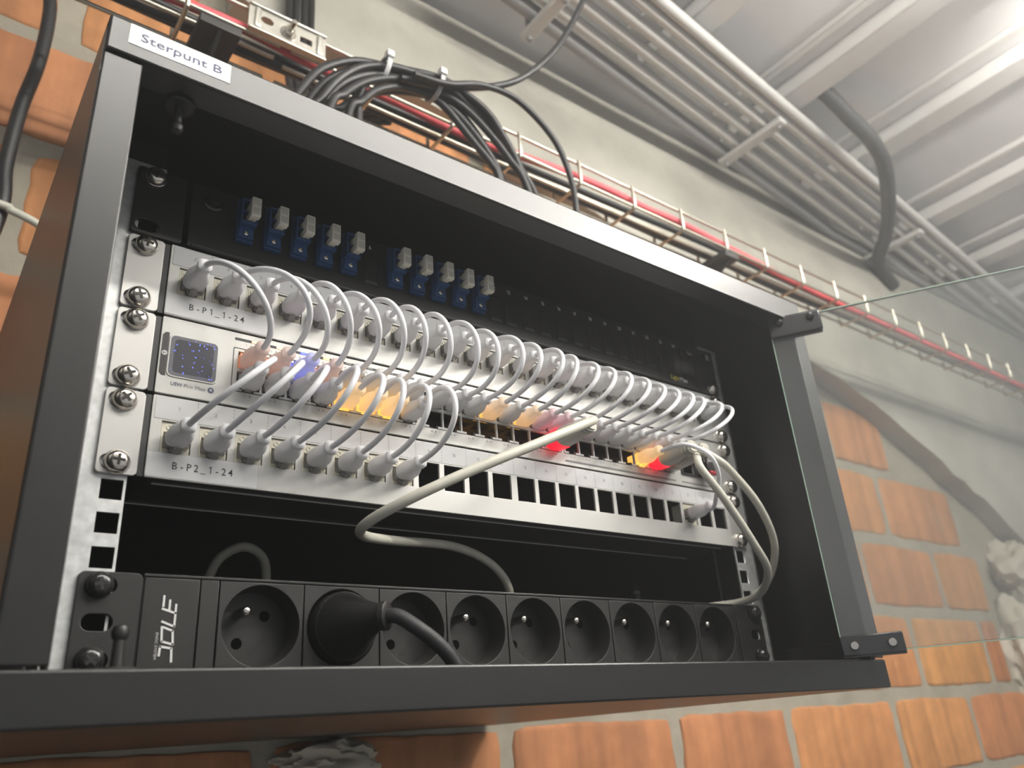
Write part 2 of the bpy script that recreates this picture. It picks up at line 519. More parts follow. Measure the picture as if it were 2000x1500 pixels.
# ------------------------------------------------------------------ the room
YW = 420.0
wall = structure(put('wall_back', MB().box(-1400, 4200, YW-1, YW+140, -1700, 1060).mesh('wall_back', 'mortar')), 'brick masonry wall with wide grey mortar joints behind the cabinet')
brick_mesh_cache = {}
def brick(x0, x1, z0, z1, jit=True):
    w, h = round((x1-x0)/4)*4, round((z1-z0)/4)*4
    key = (w, h, rnd.randrange(3))
    if key not in brick_mesh_cache:
        rb = random.Random(hash(key) & 0xffff)
        out = []
        for (ax, az), (bx, bz), n_ in (((-w/2, -h/2), (w/2, -h/2), 11), ((w/2, -h/2), (w/2, h/2), 6), ((w/2, h/2), (-w/2, h/2), 11), ((-w/2, h/2), (-w/2, -h/2), 6)):
            for k in range(n_):
                t = k/n_; cr = 0.955 if k == 0 else 1.0
                out.append(((ax+(bx-ax)*t)*(1-(1-cr)*.5) + rb.uniform(-2.2, 2.2), (az+(bz-az)*t)*cr + rb.uniform(-2.2, 2.2)))
        def inset(d): return [(x - math.copysign(min(d, abs(x)), x)*(abs(x)/(w/2))**6, z - math.copysign(min(d, abs(z)), z)*(abs(z)/(h/2))**6) for x, z in out]
        b = MB()
        b.loft([[(x, 26, z) for x, z in out], [(x, -1.0, z) for x, z in out], [(x, -3.2, z) for x, z in inset(1.6)], [(x, -4.2, z) for x, z in inset(5)]])
        brick_mesh_cache[key] = b.mesh('brick', 'brick_clay')
    put('brick', brick_mesh_cache[key], wall, ((x0+x1)/2, YW + rnd.uniform(-1, 1.5), (z0+z1)/2))
# courses: (z0, z1, joints in x)
J = 9
def run(z0, z1, joints, jw=J):
    for a, b in zip(joints, joints[1:]):
        brick(a+jw, b-jw, z0, z1)
run(-454, -320, [-570, -282, 8, 298, 590, 880, 1170, 1460, 1750])
run(-302, -166, [-430, -136, 152, 440, 730, 1012, 1310, 1535, 1800])
run(-146, -28, [-572, -282, 8, 298, 588, 848, 1165, 1457, 1740])
run(-6, 122, [-430, -140, 150, 436, 726, 1016, 1300, 1600, 1690])
run(143, 264, [-572, -282, 8, 298, 588, 880, 1185, 1475, 1690])
run(285, 414, [-430, -140, 150, 436, 726, 1016, 1318, 1640])
run(434, 562, [-575, -285, 5, 298, 588, 880, 1170, 1400], 12)
run(580, 708, [-430, -140, 150, 436, 726, 1000], 9)
run(726, 850, [-558, -268, 22, 310, 560], 13)
run(864, 1010, [-700, -410, -120], 9)

# upper concrete, standing proud of the brickwork, its lower edge running down to the far end
def concrete_slab():
    low = [(-95, 862), (60, 850), (300, 812), (520, 760), (760, 700), (980, 648), (1174, 598), (1360, 545), (1560, 462), (1760, 372), (1834, 330), (2100, 205), (2600, -20), (4200, -700)]
    fine = []
    for (a, b), (c, d) in zip(low, low[1:]):
        n = max(1, int((c-a)/40)) if c <= 2600 else 6
        for k in range(n):
            t = k/n
            fine.append((a+(c-a)*t + (rnd.uniform(-5, 5) if k else 0), b+(d-b)*t + rnd.uniform(-8, 8)))
    fine.append(low[-1])
    b = MB()
    b.prism(fine + [(4200, 1040), (-95, 1040)], 'y', 372, YW+10)
    return b.mesh('wall_upper', 'concrete', False)
structure(put('wall_upper', concrete_slab()), 'grey concrete slab face above the bricks with a slanting lower edge')

ceil = structure(put('ceiling', MB().box(-1400, 4200, -3200, YW+140, 1060, 1120).mesh('ceiling', 'ceiling_concrete')), 'ribbed grey concrete ceiling')
for x in (20, 310, 596, 886, 1178, 1536, 1850, 2160, 2480, 2800, 3120):
    xb = x-74 if x < 1500 else x-88
    put('rib', MB().box(x-28, x+28, -1750, min(270 + .098*(x-600), 366), 1026, 1060, 4).mesh('ceiling_rib', 'rib_concrete'), ceil)
    put('batten', MB().box(xb-9, xb+9, -1750, min(270 + .098*(xb-600), 366), 1046, 1060, 3).mesh('ceiling_batten', 'rib_concrete'), ceil)
structure(put('floor', MB().box(-1400, 4200, -3200, YW+140, -1760, -1700).mesh('floor', 'floor_screed')), 'grey concrete floor')

# ceiling lamps
def luminaire(label, a, b_):
    """batten with a bare fluorescent tube from a to b_ (x, y)"""
    A, B = Vector((*a, 0)), Vector((*b_, 0)); c = (A+B)/2; L = (B-A).length; e = (B-A).normalized()
    F = Matrix(((e.x, -e.y, 0, c.x), (e.y, e.x, 0, c.y), (0, 0, 1, 0), (0, 0, 0, 1)))
    t = thing('ceiling_lamp', label, 'lamp', (c.x, c.y, 1060), 'fluorescent battens on the ceiling')
    put('housing', MB().obox(F @ Matrix.Translation((0, 0, 972)), (L+60, 44, 30), 4).mesh('housing', 'lamp_white'), t)
    put('tube', MB().tube([A + Vector((0, 0, 935)), c + Vector((0, 0, 935)), B + Vector((0, 0, 935))], 15, 20).mesh('tube', 'lamp_glow'), t)
    for P in (A-e*14, B+e*14):
        put('tube_holder', MB().obox(Matrix(((e.x, -e.y, 0, P.x), (e.y, e.x, 0, P.y), (0, 0, 1, 942), (0, 0, 0, 1))), (24, 30, 44), 3).mesh('tube_holder', 'lamp_white'), t)
        put('suspension_rod', MB().tube([(P.x, P.y, 980), (P.x, P.y, 1060)], 3, 8).mesh('suspension_rod', 'zinc'), t)
luminaire('fluorescent ceiling lamp at the bright upper corner of the picture', (960, -1440), (960, -250))
luminaire('fluorescent ceiling lamp above the cabinet, nearer the wall', (-430, -700), (1070, -700))
luminaire('fluorescent ceiling lamp above the cabinet, farther from the wall', (250, -1180), (1750, -1180))

# ------------------------------------------------------------------ conduits under the ceiling
def conduit(y600, slope, r, m, label, z=1000):
    a = Vector((-300, y600 - slope*900, z)); b = Vector((3600, y600 + slope*1200, z)); e = Vector((3600, 0, 0))
    def P(x): return (x, min(y600 + slope*(x-600), 366), z)
    b = MB().tube([P(x) for x in (150, 500, 900, 1300, 1700, 2100, 2600, 3000)], r, 16)
    tag(put('conduit', b.mesh('conduit', m)), label, 'conduit', 'surface conduits under the ceiling')
for i, (y6, sl, r, m, lab) in enumerate((
        (146, .085, 9.5, 'conduit_grey', 'pale grey conduit farthest from the concrete wall, first of the row'),
        (166, .085, 9.5, 'conduit_grey', 'pale grey conduit running second in the row from the ribbed ceiling side'),
        (196, .088, 10.5, 'conduit_grey', 'pale grey conduit running third in the row from the ribbed ceiling side'),
        (227, .090, 10.5, 'conduit_grey', 'pale grey conduit running fourth in the row from the ribbed ceiling side'),
        (259, .092, 10.5, 'conduit_grey', 'pale grey conduit running fifth in the row, beside the dark one'),
        (292, .098, 13, 'conduit_dark', 'darker grey conduit lowest in the row next to the concrete wall'))):
    conduit(y6, sl, r, m, lab)
for x, ya, yb, lab in ((333, 190, 300, 'short grey cross bar holding the conduits at the top edge of the picture'),
                       (856, 180, 328, 'grey cross bar clamping the conduits above the cable tray'),
                       (1465, 225, 405, 'grey cross bar behind the black flexible hose')):
    t = thing('conduit_clamp', lab, 'clamp', (x, (ya+yb)/2, 980), 'cross bars holding the conduits')
    put('bar', MB().box(x-11, x+11, ya, min(yb, 371), 974, 986, 3).mesh('bar', 'conduit_grey'), t)
    for yy in (ya+12, min(yb, 371)-12):
        put('threaded_rod', MB().tube([(x, yy, 966), (x, yy, 1058)], 4, 8).mesh('threaded_rod', 'conduit_dark'), t)
tag(put('flexible_hose', MB().tube(spline([(880, 150, 1066), (925, 124, 1040), (985, 116, 1000), (1040, 112, 968), (1120, 133, 955), (1255, 200, 952), (1365, 268, 955), (1470, 345, 960), (1560, 362, 930)]), 15, 14).mesh('flexible_hose', 'flex_dark')), 'black flexible hose curving under the grey conduits', 'hose')

# ------------------------------------------------------------------ cabinet
cab = thing('network_cabinet', 'black wall cabinet with open glass door holding the network equipment', 'cabinet', (0, 170, -23))
XO, YF, ZB, ZT = 275.0, -74.0, -23.0, 289.5
BP = 'black_powder'
b = MB(); b.box(-XO, XO, YF, YW-9, ZT-1.6, ZT, .5)
put('top_panel', b.mesh('top_panel', BP), cab)
b = MB(); b.box(-XO, XO, YF, YW-9, ZB, ZB+1.6, .5)
put('bottom_panel', b.mesh('bottom_panel', BP), cab)
for s in (-1, 1):
    b = MB(); b.box(s*XO, s*(XO-1.6), YF+6, YW-9, ZB+1.6, ZT-1.6)
    put('side_panel', b.mesh('side_panel', BP), cab)
put('back_panel', MB().box(-XO+1.6, XO-1.6, YW-11, YW-9, ZB+1.6, ZT-1.6).mesh('back_panel', 'black_inside'), cab)
# front strips of folded sheet
b = MB(); b.box(-XO, XO, YF-1.2, YF+1.5, 268.5, ZT, 1.2, 3); b.box(-XO+2, XO-2, YF, YF+16, 268.5, 270, .4)
top_strip = put('front_strip', b.mesh('front_strip', BP), cab); top_strip['label'] = 'upper front strip of the cabinet carrying the name sticker'
b = MB(); b.box(-XO, XO, YF-1.2, YF+1.5, ZB, -4, 1.6, 3); b.box(-XO+2, XO-2, YF, YF+20, -5.5, -4, .4)
put('front_strip', b.mesh('front_strip', BP), cab)
for s in (-1, 1):
    b = MB(); b.box(s*XO, s*258, YF-.6, YF+1.2, -3, 266.5, 1.0, 3)
    put('frame_upright', b.mesh('frame_upright', BP), cab)
    b = MB(); b.box(s*258, s*259.4, YF, -64, -4, 267, .4)
    put('frame_return', b.mesh('frame_return', BP), cab)
    b = MB(); b.box(s*272, s*262, -52, 140, -21, 11, .6)
    put('bottom_bracket', b.mesh('bottom_bracket', BP), cab)
    b = MB(); b.box(s*226.5, s*256, 4, 5.5, 268, 296 - 8, .3)
    put('rail_mount', b.mesh('rail_mount', 'black_inside'), cab)
# mounting rails with square holes
hz = []
for u in range(6):
    for h in (6.35, 22.225, 38.1): hz.append(u*44.45 + h)
for s in (-1, 1):
    xs = sorted((s*226.5, s*251))
    hol = [rect(s*232.55-4.9, z-4.9, s*232.55+4.9, z+4.9) for z in hz]
    put('mounting_rail', plate('mounting_rail', rect(xs[0], -20, xs[1], 270), hol, .6, 2.6, 'zinc', 0, False), cab)
    b = MB(); b.box(s*251, s*249, .6, 40, -20, 270); 
    put('rail_flange', b.mesh('rail_flange', 'zinc'), cab)
    put('rail_backing', MB().box(s*239.5, s*241, 2.8, 30, -20, 270).mesh('rail_backing', 'black_inside'), cab)
# catch pins (one on the floor of the cabinet, one under its roof)
for (x, y, z, sg) in ((-233, -55, -4, 1), (-236, -56, 268, -1)):
    M = Matrix.Translation((x, y, z)) @ (Matrix.Identity(4) if sg > 0 else Matrix.Rotation(math.pi, 4, 'X'))
    b = MB()
    b.lathe([(7.5, 0), (7.5, 1.2), (6.8, 2.0), (2.4, 2.1), (2.1, 12), (3.0, 13), (3.3, 15), (2.6, 17), (0, 17.8)], M, 20)
    put('catch_pin', b.mesh('catch_pin', 'plastic_black'), cab)
# name sticker
stk = put('name_sticker', plate('name_sticker', rr(-266, 276, -218, 288.2, .6), [], YF-1.45, YF-1.15, 'label_white'), cab)
lettering('sticker_lettering', [('Sterpunt B', -241.6, 279.7, 4.9, YF-1.6, 'c', 0, '38.4')], 'print_blue', stk)

# ------------------------------------------------------------------ glass door
D = Vector((0.5358, -0.8443, 0)).normalized(); NRM = Vector((0.8443, 0.5358, 0))   # along the pane / away from the room
H0 = Vector((246.0, -60.5, 0))
def door_frame(dist, off, z):       # point on the door plane
    p = H0 + D*dist + NRM*off
    return Matrix(((D.x, NRM.x, 0, p.x), (D.y, NRM.y, 0, p.y), (0, 0, 1, z), (0, 0, 0, 1)))
door = put('glass_door', MB().obox(door_frame(266, 0, 135.2), (530, 3.6, 269), .8).mesh('glass_door', 'dusty_glass', False), cab)
door['label'] = 'dusty clear glass door standing open'
put('pane_edge', MB().obox(door_frame(266, 0, .5), (529, 3.0, .8)).mesh('pane_edge', 'glass_edge', False), door)
put('pane_edge', MB().obox(door_frame(266, 0, 269.9), (529, 3.0, .8)).mesh('pane_edge', 'glass_edge', False), door)
put('pane_edge', MB().obox(door_frame(.9, 0, 135), (.8, 3.4, 268)).mesh('pane_edge', 'glass_edge', False), door)
for z0, z1, kind in ((253, 270.5, 't'), (-1.5, 12.5, 'b')):
    zc, hh = (z0+z1)/2, z1-z0
    b = MB()
    b.obox(door_frame(21, -3.6, zc), (42, 3.2, hh), 1.2)
    b.obox(door_frame(21, 3.6, zc), (42, 3.2, hh), 1.2)
    b.obox(door_frame(21, 0, z1+.2 if kind == 't' else z0-.2), (42, 9, 1.4), .5)
    hg = put('hinge_clip', b.mesh('hinge_clip', 'clip_gloss'), door)
    for dd in (9, 34):
        M = door_frame(dd, -5.2, zc + (3.5 if kind == 't' else 0)) @ Matrix.Rotation(math.radians(90), 4, 'X') @ Matrix.Rotation(0, 4, 'Z')
        b = MB(); b.lathe([(3.3, -1), (3.3, 1.2), (2.6, 2.6), (0, 3.0)], M, 16)
        cs = put('clip_screw', b.mesh('clip_screw', 'nickel' if kind == 'b' else 'screw_black'), hg)
    b = MB(); b.lathe([(3.0, 0), (3.0, 5)], Matrix.Translation((H0.x+5, H0.y-6, z0-4 if kind == 'b' else z1-6)), 14)
    put('hinge_pin', b.mesh('hinge_pin', 'screw_black'), hg)

# ------------------------------------------------------------------ shared small parts
def screw_meshes(m):
    b = MB(); b.lathe([(6.0, 0), (6.0, .8), (5.7, 1.0), (5.55, 2.2), (5.0, 3.4), (4.0, 4.3), (2.8, 4.8), (0, 5.0)], YROT, 28)
    head = b.mesh('screw', m)
    b = MB()
    for a in (0, 90):
        M = YROT @ Matrix.Rotation(math.radians(a), 4, 'Z') @ Matrix.Translation((0, 0, 4.25))
        b.obox(M, (5.6, 1.35, 1.7))
    b.obox(YROT @ Matrix.Rotation(math.radians(45), 4, 'Z') @ Matrix.Translation((0, 0, 4.3)), (2.2, 2.2, 1.7))
    return head, b.mesh('screw_recess', 'recess_dark' if m == 'nickel' else 'print_dim', False)
SCR = {m: screw_meshes(m) for m in ('nickel', 'screw_black')}
def screw(x, z, parent, y=-1.6, m='nickel'):
    a = rnd.uniform(0, 90)
    h = put('screw', SCR[m][0], parent, (x, y, z), (0, math.radians(a), 0))
    PINV[h.name] = Matrix.Identity(4)
    r = bpy.data.objects.new('screw_recess', SCR[m][1]); COL.objects.link(r); r.parent = h
    return h
def slot(cx, cz, w, h):
    return rr(cx-w/2, cz-h/2, cx+w/2, cz+h/2, h/2*.98, 6)
def ears(parent, u, m, y0=-1.6, y1=.4, scr='nickel', inner=223.0, shift=1.5, which='tb'):
    z0 = (u-1)*44.45
    for s in (-1, 1):
        x0, x1 = sorted((s*241.3, s*inner))
        hs = [slot(s*232.55 - s*shift*-1, z0+z, 11.5, 7) for z in (6.35, 38.1)]
        put('ear', plate('ear', rr(x0, z0+.6, x1, z0+43.8, 2.2), hs, y0, y1, m, .35), parent)
        for z, k in ((6.35, 'b'), (38.1, 't')):
            if k in which or (s > 0 and u == 6):
                screw(s*232.55 + rnd.uniform(-.3, .3), z0+z, parent, y0, scr)

# ------------------------------------------------------------------ patch panels
JX = [-214.2+7.3+18.38*i for i in range(12)] + [7.9+7.2+18.0*i for i in range(12)]
def keystone_meshes():
    b = MB()
    b.box(-7.1, -5.9, -.1, 11, -7.9, 7.9, .2, 1); b.box(5.9, 7.1, -.1, 11, -7.9, 7.9, .2, 1)
    b.box(-6, 6, -.1, 11, 2.7, 7.9, .2, 1); b.box(-6, 6, .2, 11, -7.9, -6.4)
    b.box(-6, -3.2, .1, 11, -6.5, -4.6); b.box(3.2, 6, .1, 11, -6.5, -4.6)
    body = b.mesh('keystone_jack', 'keystone_cream')
    b = MB(); b.box(-6, 6, 9, 10, -6.5, 2.8)
    inner = b.mesh('jack_cavity', 'keystone_dark')
    b = MB(); b.lathe([(1.5, 0), (1.5, .35), (.9, .35), (.9, 0)], toward(-3.4, -.1, 5.3), 14, False); b.box(1.2, 4.6, -.35, 0, 4.2, 6.4)
    mark = b.mesh('jack_mark', 'keystone_cream')
    return body, inner, mark
KEY = keystone_meshes()
def patch_panel(u, jacks, txt, label, number_y):
    z0 = (u-1)*44.45
    t = thing('patch_bay', label, 'patch panel', (0, 20, z0), 'silver keystone patch panels')
    holes = [rect(x-7.35, z0+14.4, x+7.35, z0+30.7) for x in JX]
    put('face_plate', plate('face_plate', rr(-219.7, z0+.9, 224, z0+43.9, .8), holes, -1.4, .4, 'panel_silver', .25, True), t)
    b = MB(); b.box(-217, 221, .5, 46, z0+.9, z0+2.2, .3); b.box(-217, 221, .5, 46, z0+42, z0+43.4, .3); b.box(-217, -215.6, .5, 46, z0+2.2, z0+42); b.box(219.6, 221, .5, 46, z0+2.2, z0+42)
    b.box(-217, 221, 44.6, 46, z0+2, z0+42.2)
    put('housing', b.mesh('housing', 'chassis_dark'), t)
    b = MB(); b.box(-214, 218, 7.2, 8.0, z0+.3, z0+1.2); b.box(-217, 221, 45.6, 46.4, z0+.3, z0+1.2)
    put('housing_rib', b.mesh('housing_rib', 'ear_silver' if u == 3 else 'chassis_dark'), t)
    for s in (-1, 1):
        put('seam_cover', MB().box(s*219.9 if s < 0 else 224.1, -223 if s < 0 else 224.6, -.6, 6, z0+1, z0+43.6, .3).mesh('seam_cover', 'chassis_dark'), t)
    ears(t, u, 'ear_silver', inner=223.0 if True else 0)
    for i in jacks:
        k = put('keystone_jack', KEY[0], t, (JX[i], -.2, z0+22.55))
        put('jack_cavity', KEY[1], k, (JX[i], -.2, z0+22.55)); put('jack_mark', KEY[2], k, (JX[i], -.2, z0+22.55))
    strip = put('number_strip', plate('number_strip', rr(-218.3, z0+31.6, 222, z0+43.3, .5), [], -1.62, -1.42, 'paper', 0, False), t)
    lettering('strip_numbers', [(str(i+1), JX[i], z0+number_y, 2.1, -1.7) for i in range(24)], 'print_grey', strip)
    verts, faces = [], []
    for i in range(23):
        x = (JX[i]+JX[i+1])/2
        for k in range(6):
            a = z0+32.2 + k*1.9; q = len(verts)
            verts += [((x-.13)*S, -1.7*S, a*S), ((x+.13)*S, -1.7*S, a*S), ((x+.13)*S, -1.7*S, (a+1.2)*S), ((x-.13)*S, -1.7*S, (a+1.2)*S)]
            faces.append((q, q+1, q+2, q+3))
    me = bpy.data.meshes.new('strip_dashes'); me.from_pydata(verts, [], faces); finish(me, 'print_grey', False); put('strip_dashes', me, strip)
    lab = put('panel_sticker', plate('panel_sticker', rr(-219.4, z0+1.6, -165, z0+13.9, .4), [], -1.62, -1.42, 'label_white', 0, False), t)
    lettering('sticker_lettering', [(txt, -192.6, z0+6.2, 3.7, -1.72, 'c', 0, '29.6', .006, .72)], 'print_black', lab)
    return t
patch_panel(5, range(24), 'B-P1_1-24', 'silver patch panel just under the black fibre panel, all sockets plugged', 36.8)
patch_panel(3, list(range(8)) + [21], 'B-P2_1-24', 'silver patch panel with a row of empty square holes, below the switch', 36.8)

# ------------------------------------------------------------------ switch
SX = [-173+14.15*i for i in range(8)] + [-55.5+14.05*i for i in range(8)] + [59.5+14.05*i for i in range(8)]
z0 = 133.35
sw = thing('network_switch', 'silver network switch with square display between the two patch panels', 'network switch', (0, 100, z0))
def port_hole(x, lo):
    if lo: return [(x-6.4, 144.3), (x-3.2, 144.3), (x-3.2, 142.9), (x+3.2, 142.9), (x+3.2, 144.3), (x+6.4, 144.3), (x+6.4, 154.2), (x-6.4, 154.2)]
    return [(x-6.4, 156.4), (x+6.4, 156.4), (x+6.4, 166.2), (x+3.2, 166.2), (x+3.2, 167.6), (x-3.2, 167.6), (x-3.2, 166.2), (x-6.4, 166.2)]
sfp = [rect(x0, a, x0+14.6, a+9.6) for x0 in (175, 191.5) for a in (144.4, 156)]
slots = [rr(a, 172.6, b_, 174.3, .7, 3) for a, b_ in ((-182, -69), (-64, 49), (51.5, 165))]
holes = [port_hole(x, lo) for x in SX for lo in (True, False)] + sfp
put('face_plate', plate('face_plate', rr(-219.7, z0+.6, 224, z0+43.9, .8), holes, -1.6, .4, 'panel_silver', .25, True), sw)
b = MB(); b.box(-217, 221, .5, 260, z0+.8, z0+2, .3); b.box(-217, 221, .5, 260, z0+42, z0+43.4, .3); b.box(-217, -215.6, .5, 260, z0+2, z0+42); b.box(219.6, 221, .5, 260, z0+2, z0+42); b.box(-217, 221, 16, 18, z0+2, z0+42)
put('housing', b.mesh('housing', 'port_black'), sw)
for s in (-1, 1):
    put('seam_cover', MB().box(-219.9 if s < 0 else 224.1, -223 if s < 0 else 224.6, -.6, 6, z0+1, z0+43.6, .3).mesh('seam_cover', 'chassis_dark'), sw)
ears(sw, 4, 'ear_silver')
for a, b_ in ((-182, -69), (-64, 49), (51.5, 165)):
    put('light_slot', plate('light_slot', rr(a, 172.7, b_, 174.2, .7, 3), [], -1.75, -1.55, 'port_black', 0, False), sw)
    put('port_bezel', plate('port_bezel', rr(a-.3, 142.4, b_+.3, 168.2, .8), [rr(a+.1, 142.8, b_-.1, 167.8, .6)], -1.75, -1.55, 'chassis_dark', 0, False), sw)
# contacts inside the empty ports
cm = MB()
for k in range(8): cm.box(-4.2+k*1.2-.25, -4.2+k*1.2+.25, 4, 12, 9.0, 9.3)
cm.box(-6.2, -3.4, 1.0, 4, 0.0, 1.6); cm.box(3.4, 6.2, 1.0, 4, 0.0, 1.6)
cm = cm.mesh('port_contacts', 'chassis_dark')
for i in list(range(8, 15)) + list(range(16, 21)):
    put('port_contacts', cm, sw, (SX[i], 0, 144.4))
led_on = {0: 'peach', 1: 'peach', 2: 'blue', 3: 'yellow', 11: 'amber', 13: 'peach'}
lm = {}
for i in range(24):
    c = led_on.get(i)
    key = 'led_'+c if c else 'print_grey'
    if key not in lm: lm[key] = MB().box(-1.9, 1.9, -2.0, -1.5, -.75, .75, .2, 1).mesh('port_led', key)
    put('port_led', lm[key], sw, (SX[i]+2.2, 0, 173.45))
scr = put('display', plate('display', rr(-214.6, 144.4, -190.6, 167.0, 2.4), [], -2.2, -1.5, 'screen_glass', .15), sw)
put('display_rim', plate('display_rim', rr(-215.3, 143.7, -189.9, 167.7, 2.9), [rr(-214.6, 144.4, -190.6, 167.0, 2.4)], -2.1, -1.5, 'panel_silver', .1), scr)
inner = plate('display_field', rr(-212.6, 146.3, -192.6, 165.2, 2.2), [], -2.26, -2.18, 'screen_field', 0); put('display_field', inner, scr)
verts, faces = [], []
rd = random.Random(3)
for k in range(46):
    x, z = rd.uniform(-213.5, -191.6), rd.uniform(145.4, 166); r = rd.choice((.12, .16, .22, .32))
    q = len(verts); verts += [((x+r*math.cos(a))*S, -2.32*S, (z+r*math.sin(a))*S) for a in [math.pi/4*j for j in range(8)]]; faces.append(tuple(range(q, q+8)))
me = bpy.data.meshes.new('display_dots'); me.from_pydata(verts, [], faces); finish(me, 'blue_pixel', False); dd_ = put('display_dots', me, scr); dd_['kind'] = 'stuff'
put('reset_strip', plate('reset_strip', [(-215.6, 143.8), (-215.6, 168.2), (-217.4, 168.2), (-218.8, 166.6), (-218.8, 145.4), (-217.4, 143.8)], [], -1.85, -1.5, 'bracket_dark', 0, False), sw)
b = MB(); b.lathe([(1.35, 0), (1.35, .3), (0, .3)], toward(-217.2, -1.8, 156.2), 20)
arrow = put('arrow_badge', b.mesh('arrow_badge', 'print_white'), sw)
b = MB(); b.box(-218, -216.4, -2.2, -2.1, 156.05, 156.35); b.prism([(-218.15, 156.2), (-217.5, 156.8), (-217.5, 155.6)], 'y', -2.2, -2.1)
put('arrow_mark', b.mesh('arrow_mark', 'print_black', False), arrow)
lettering('model_lettering', [('USW', -209.6, 139.1, 2.0, -1.75, 'c', 0, '5.8', .015)], 'print_blue', sw)
lettering('model_lettering', [('Pro Max', -200.4, 139.1, 1.95, -1.75, 'c', 0, '11.0')], 'print_grey', sw)
b = MB(); b.lathe([(1.6, 0), (1.6, .12), (0, .12)], toward(-192.4, -1.65, 140.1), 20)
bd = put('power_badge', b.mesh('power_badge', 'print_blue'), sw)
put('bolt_mark', MB().prism([(-192.2, 141.3), (-193.3, 139.9), (-192.5, 139.9), (-192.7, 138.9), (-191.5, 140.4), (-192.3, 140.4)], 'y', -1.86, -1.8).mesh('bolt_mark', 'print_white', False), bd)
items = []
for i, x in enumerate(SX):
    items.append((str(2*i+2), x-1.6, 139.9, 1.25, -1.7, 'c', 0, 1.1)); items.append((str(2*i+1), x-2.6, 170.0, 1.25, -1.7, 'c', 0, 1.1))
lettering('port_numbers', items, 'print_grey', sw)
bv, bf = [], []
for i, x in enumerate(SX):
    for cx, cz in ((x+1.2, 140.5), (x+.2, 170.6)):
        q = len(bv)
        for du, dv in ((.35, 1.0), (-.75, -.15), (-.05, -.15), (-.35, -1.0), (.75, .15), (.05, .15)): bv.append(((cx+du)*S, -1.7*S, (cz+dv)*S))
        bf += [(q, q+1, q+2), (q, q+2, q+5), (q+2, q+3, q+4), (q+2, q+4, q+5)]
me = bpy.data.meshes.new('power_marks'); me.from_pydata(bv, [], bf); finish(me, 'print_grey', False); put('power_marks', me, sw)
put('grey_stripe', plate('grey_stripe', rr(52, 136.4, 166, 137.7, .3), [], -1.75, -1.58, 'print_grey', 0, False), sw)
put('grey_stripe', plate('grey_stripe', rr(173, 136.4, 207, 137.7, .3), [], -1.75, -1.58, 'print_grey', 0, False), sw)
put('cage_frame', plate('cage_frame', rr(173.6, 143.2, 207.6, 167, .6), sfp, -3.2, -1.5, 'chassis_dark', .2), sw)
tr_ = thing('transceiver_module', 'small black transceiver with red latch in the switch end slot', 'transceiver', (199, -8, 148))
put('module_body', MB().box(192.2, 205.4, -14, 8, 145.2, 153.2, .8).mesh('module_body', 'plastic_black'), tr_)
put('module_collar', MB().box(191.8, 205.8, -5.5, -3.4, 144.8, 153.6, .3).mesh('module_collar', 'sfp_metal'), tr_)
put('latch', MB().box(193, 204.6, -15.5, -10, 143.0, 145.0, .5).mesh('latch', 'latch_red'), tr_)

# ------------------------------------------------------------------ fibre panel
z0 = 222.25
fp = thing('fibre_bay', 'black fibre optic panel with ten blue adapters, topmost in the cabinet', 'fibre panel', (0, 60, z0))
put('face_plate', plate('face_plate', rr(-212.4, z0+.6, 214, z0+43.6, 1.6), [], -2.0, .4, 'plastic_black_dark', .5), fp)
put('lower_lip', MB().box(-211, 213, -4.5, -1, z0+.3, z0+2.0, .8).mesh('lower_lip', 'plastic_black_dark'), fp)
put('housing', MB().box(-211, 213, .6, 200, z0+1, z0+43, 1).mesh('housing', 'black_inside'), fp)
for s in (-1, 1):
    x0, x1 = sorted((s*241.5, s*215.2))
    hs = [slot(s*233.5, z0+z, 12, 7) for z in (6.35, 38.1)]
    put('ear', plate('ear', rr(x0, z0+.6, x1, z0+43.6, 2), hs, -2.0, .2, 'plastic_black_dark', .4), fp)
screw(-232.55, z0+38.1, fp, -2.0); screw(232.55, z0+6.35, fp, -2.0)
for x in (-200.5, 202.5):
    b = MB(); b.lathe([(6.0, 0), (6.0, 1.5), (4.6, 2.0), (4.6, 6.5), (4.2, 7.2), (0, 7.4)], toward(x, -2, z0+33.5), 22)
    put('release_knob', b.mesh('release_knob', 'screw_black'), fp)
FX = [-182.2+16.5*i for i in range(12)] + [12.9+16.12*i for i in range(12)]
b = MB(); b.box(-5.0, 5.0, -3.2, 0, -4.5, 23.5, .3); b.box(-4.7, -3.7, -9.5, -2, 5, 20.2); b.box(3.7, 4.7, -9.5, -2, 5, 20.2); b.box(-4.7, 4.7, -9.5, -2, 4.2, 6, .2); b.box(-4.7, 4.7, -9.5, -2, 19.4, 20.8, .2); b.box(-3.8, 3.8, -9.0, -2, 12, 13)
b.prism([(-4.6, -3.4), (4.6, -3.4), (3.6, 4.4), (-3.6, 4.4)], 'y', -5.2, -2)
ad_m = b.mesh('fibre_adapter', 'adapter_blue')
b = MB(); b.box(-3.8, 3.8, -4, -3.4, 5.5, 20); ad_in = b.mesh('adapter_socket', 'port_black')
b = MB(); b.lathe([(1.5, 0), (1.5, .5), (1.0, 1.0), (0, 1.1)], toward(0, -5.0, 0), 14); ad_sc = b.mesh('adapter_screw', 'nickel')
b = MB(); b.box(-1.4, 4.4, -16.5, -12.0, 5.6, 18.6, .9, 2); b.box(-.8, 3.6, -12.2, -5, 6.6, 11.4, .4); b.box(-.8, 3.6, -12.2, -5, 12.6, 17.6, .4); cap_m = b.mesh('dust_cap', 'cap_cream')
b = MB(); b.box(-.4, 3.4, -16.7, -16.3, 7.0, 11.3, .15, 1); b.box(-.4, 3.4, -16.7, -16.3, 12.9, 17.2, .15, 1); cap_h = b.mesh('cap_window', 'cap_hollow')
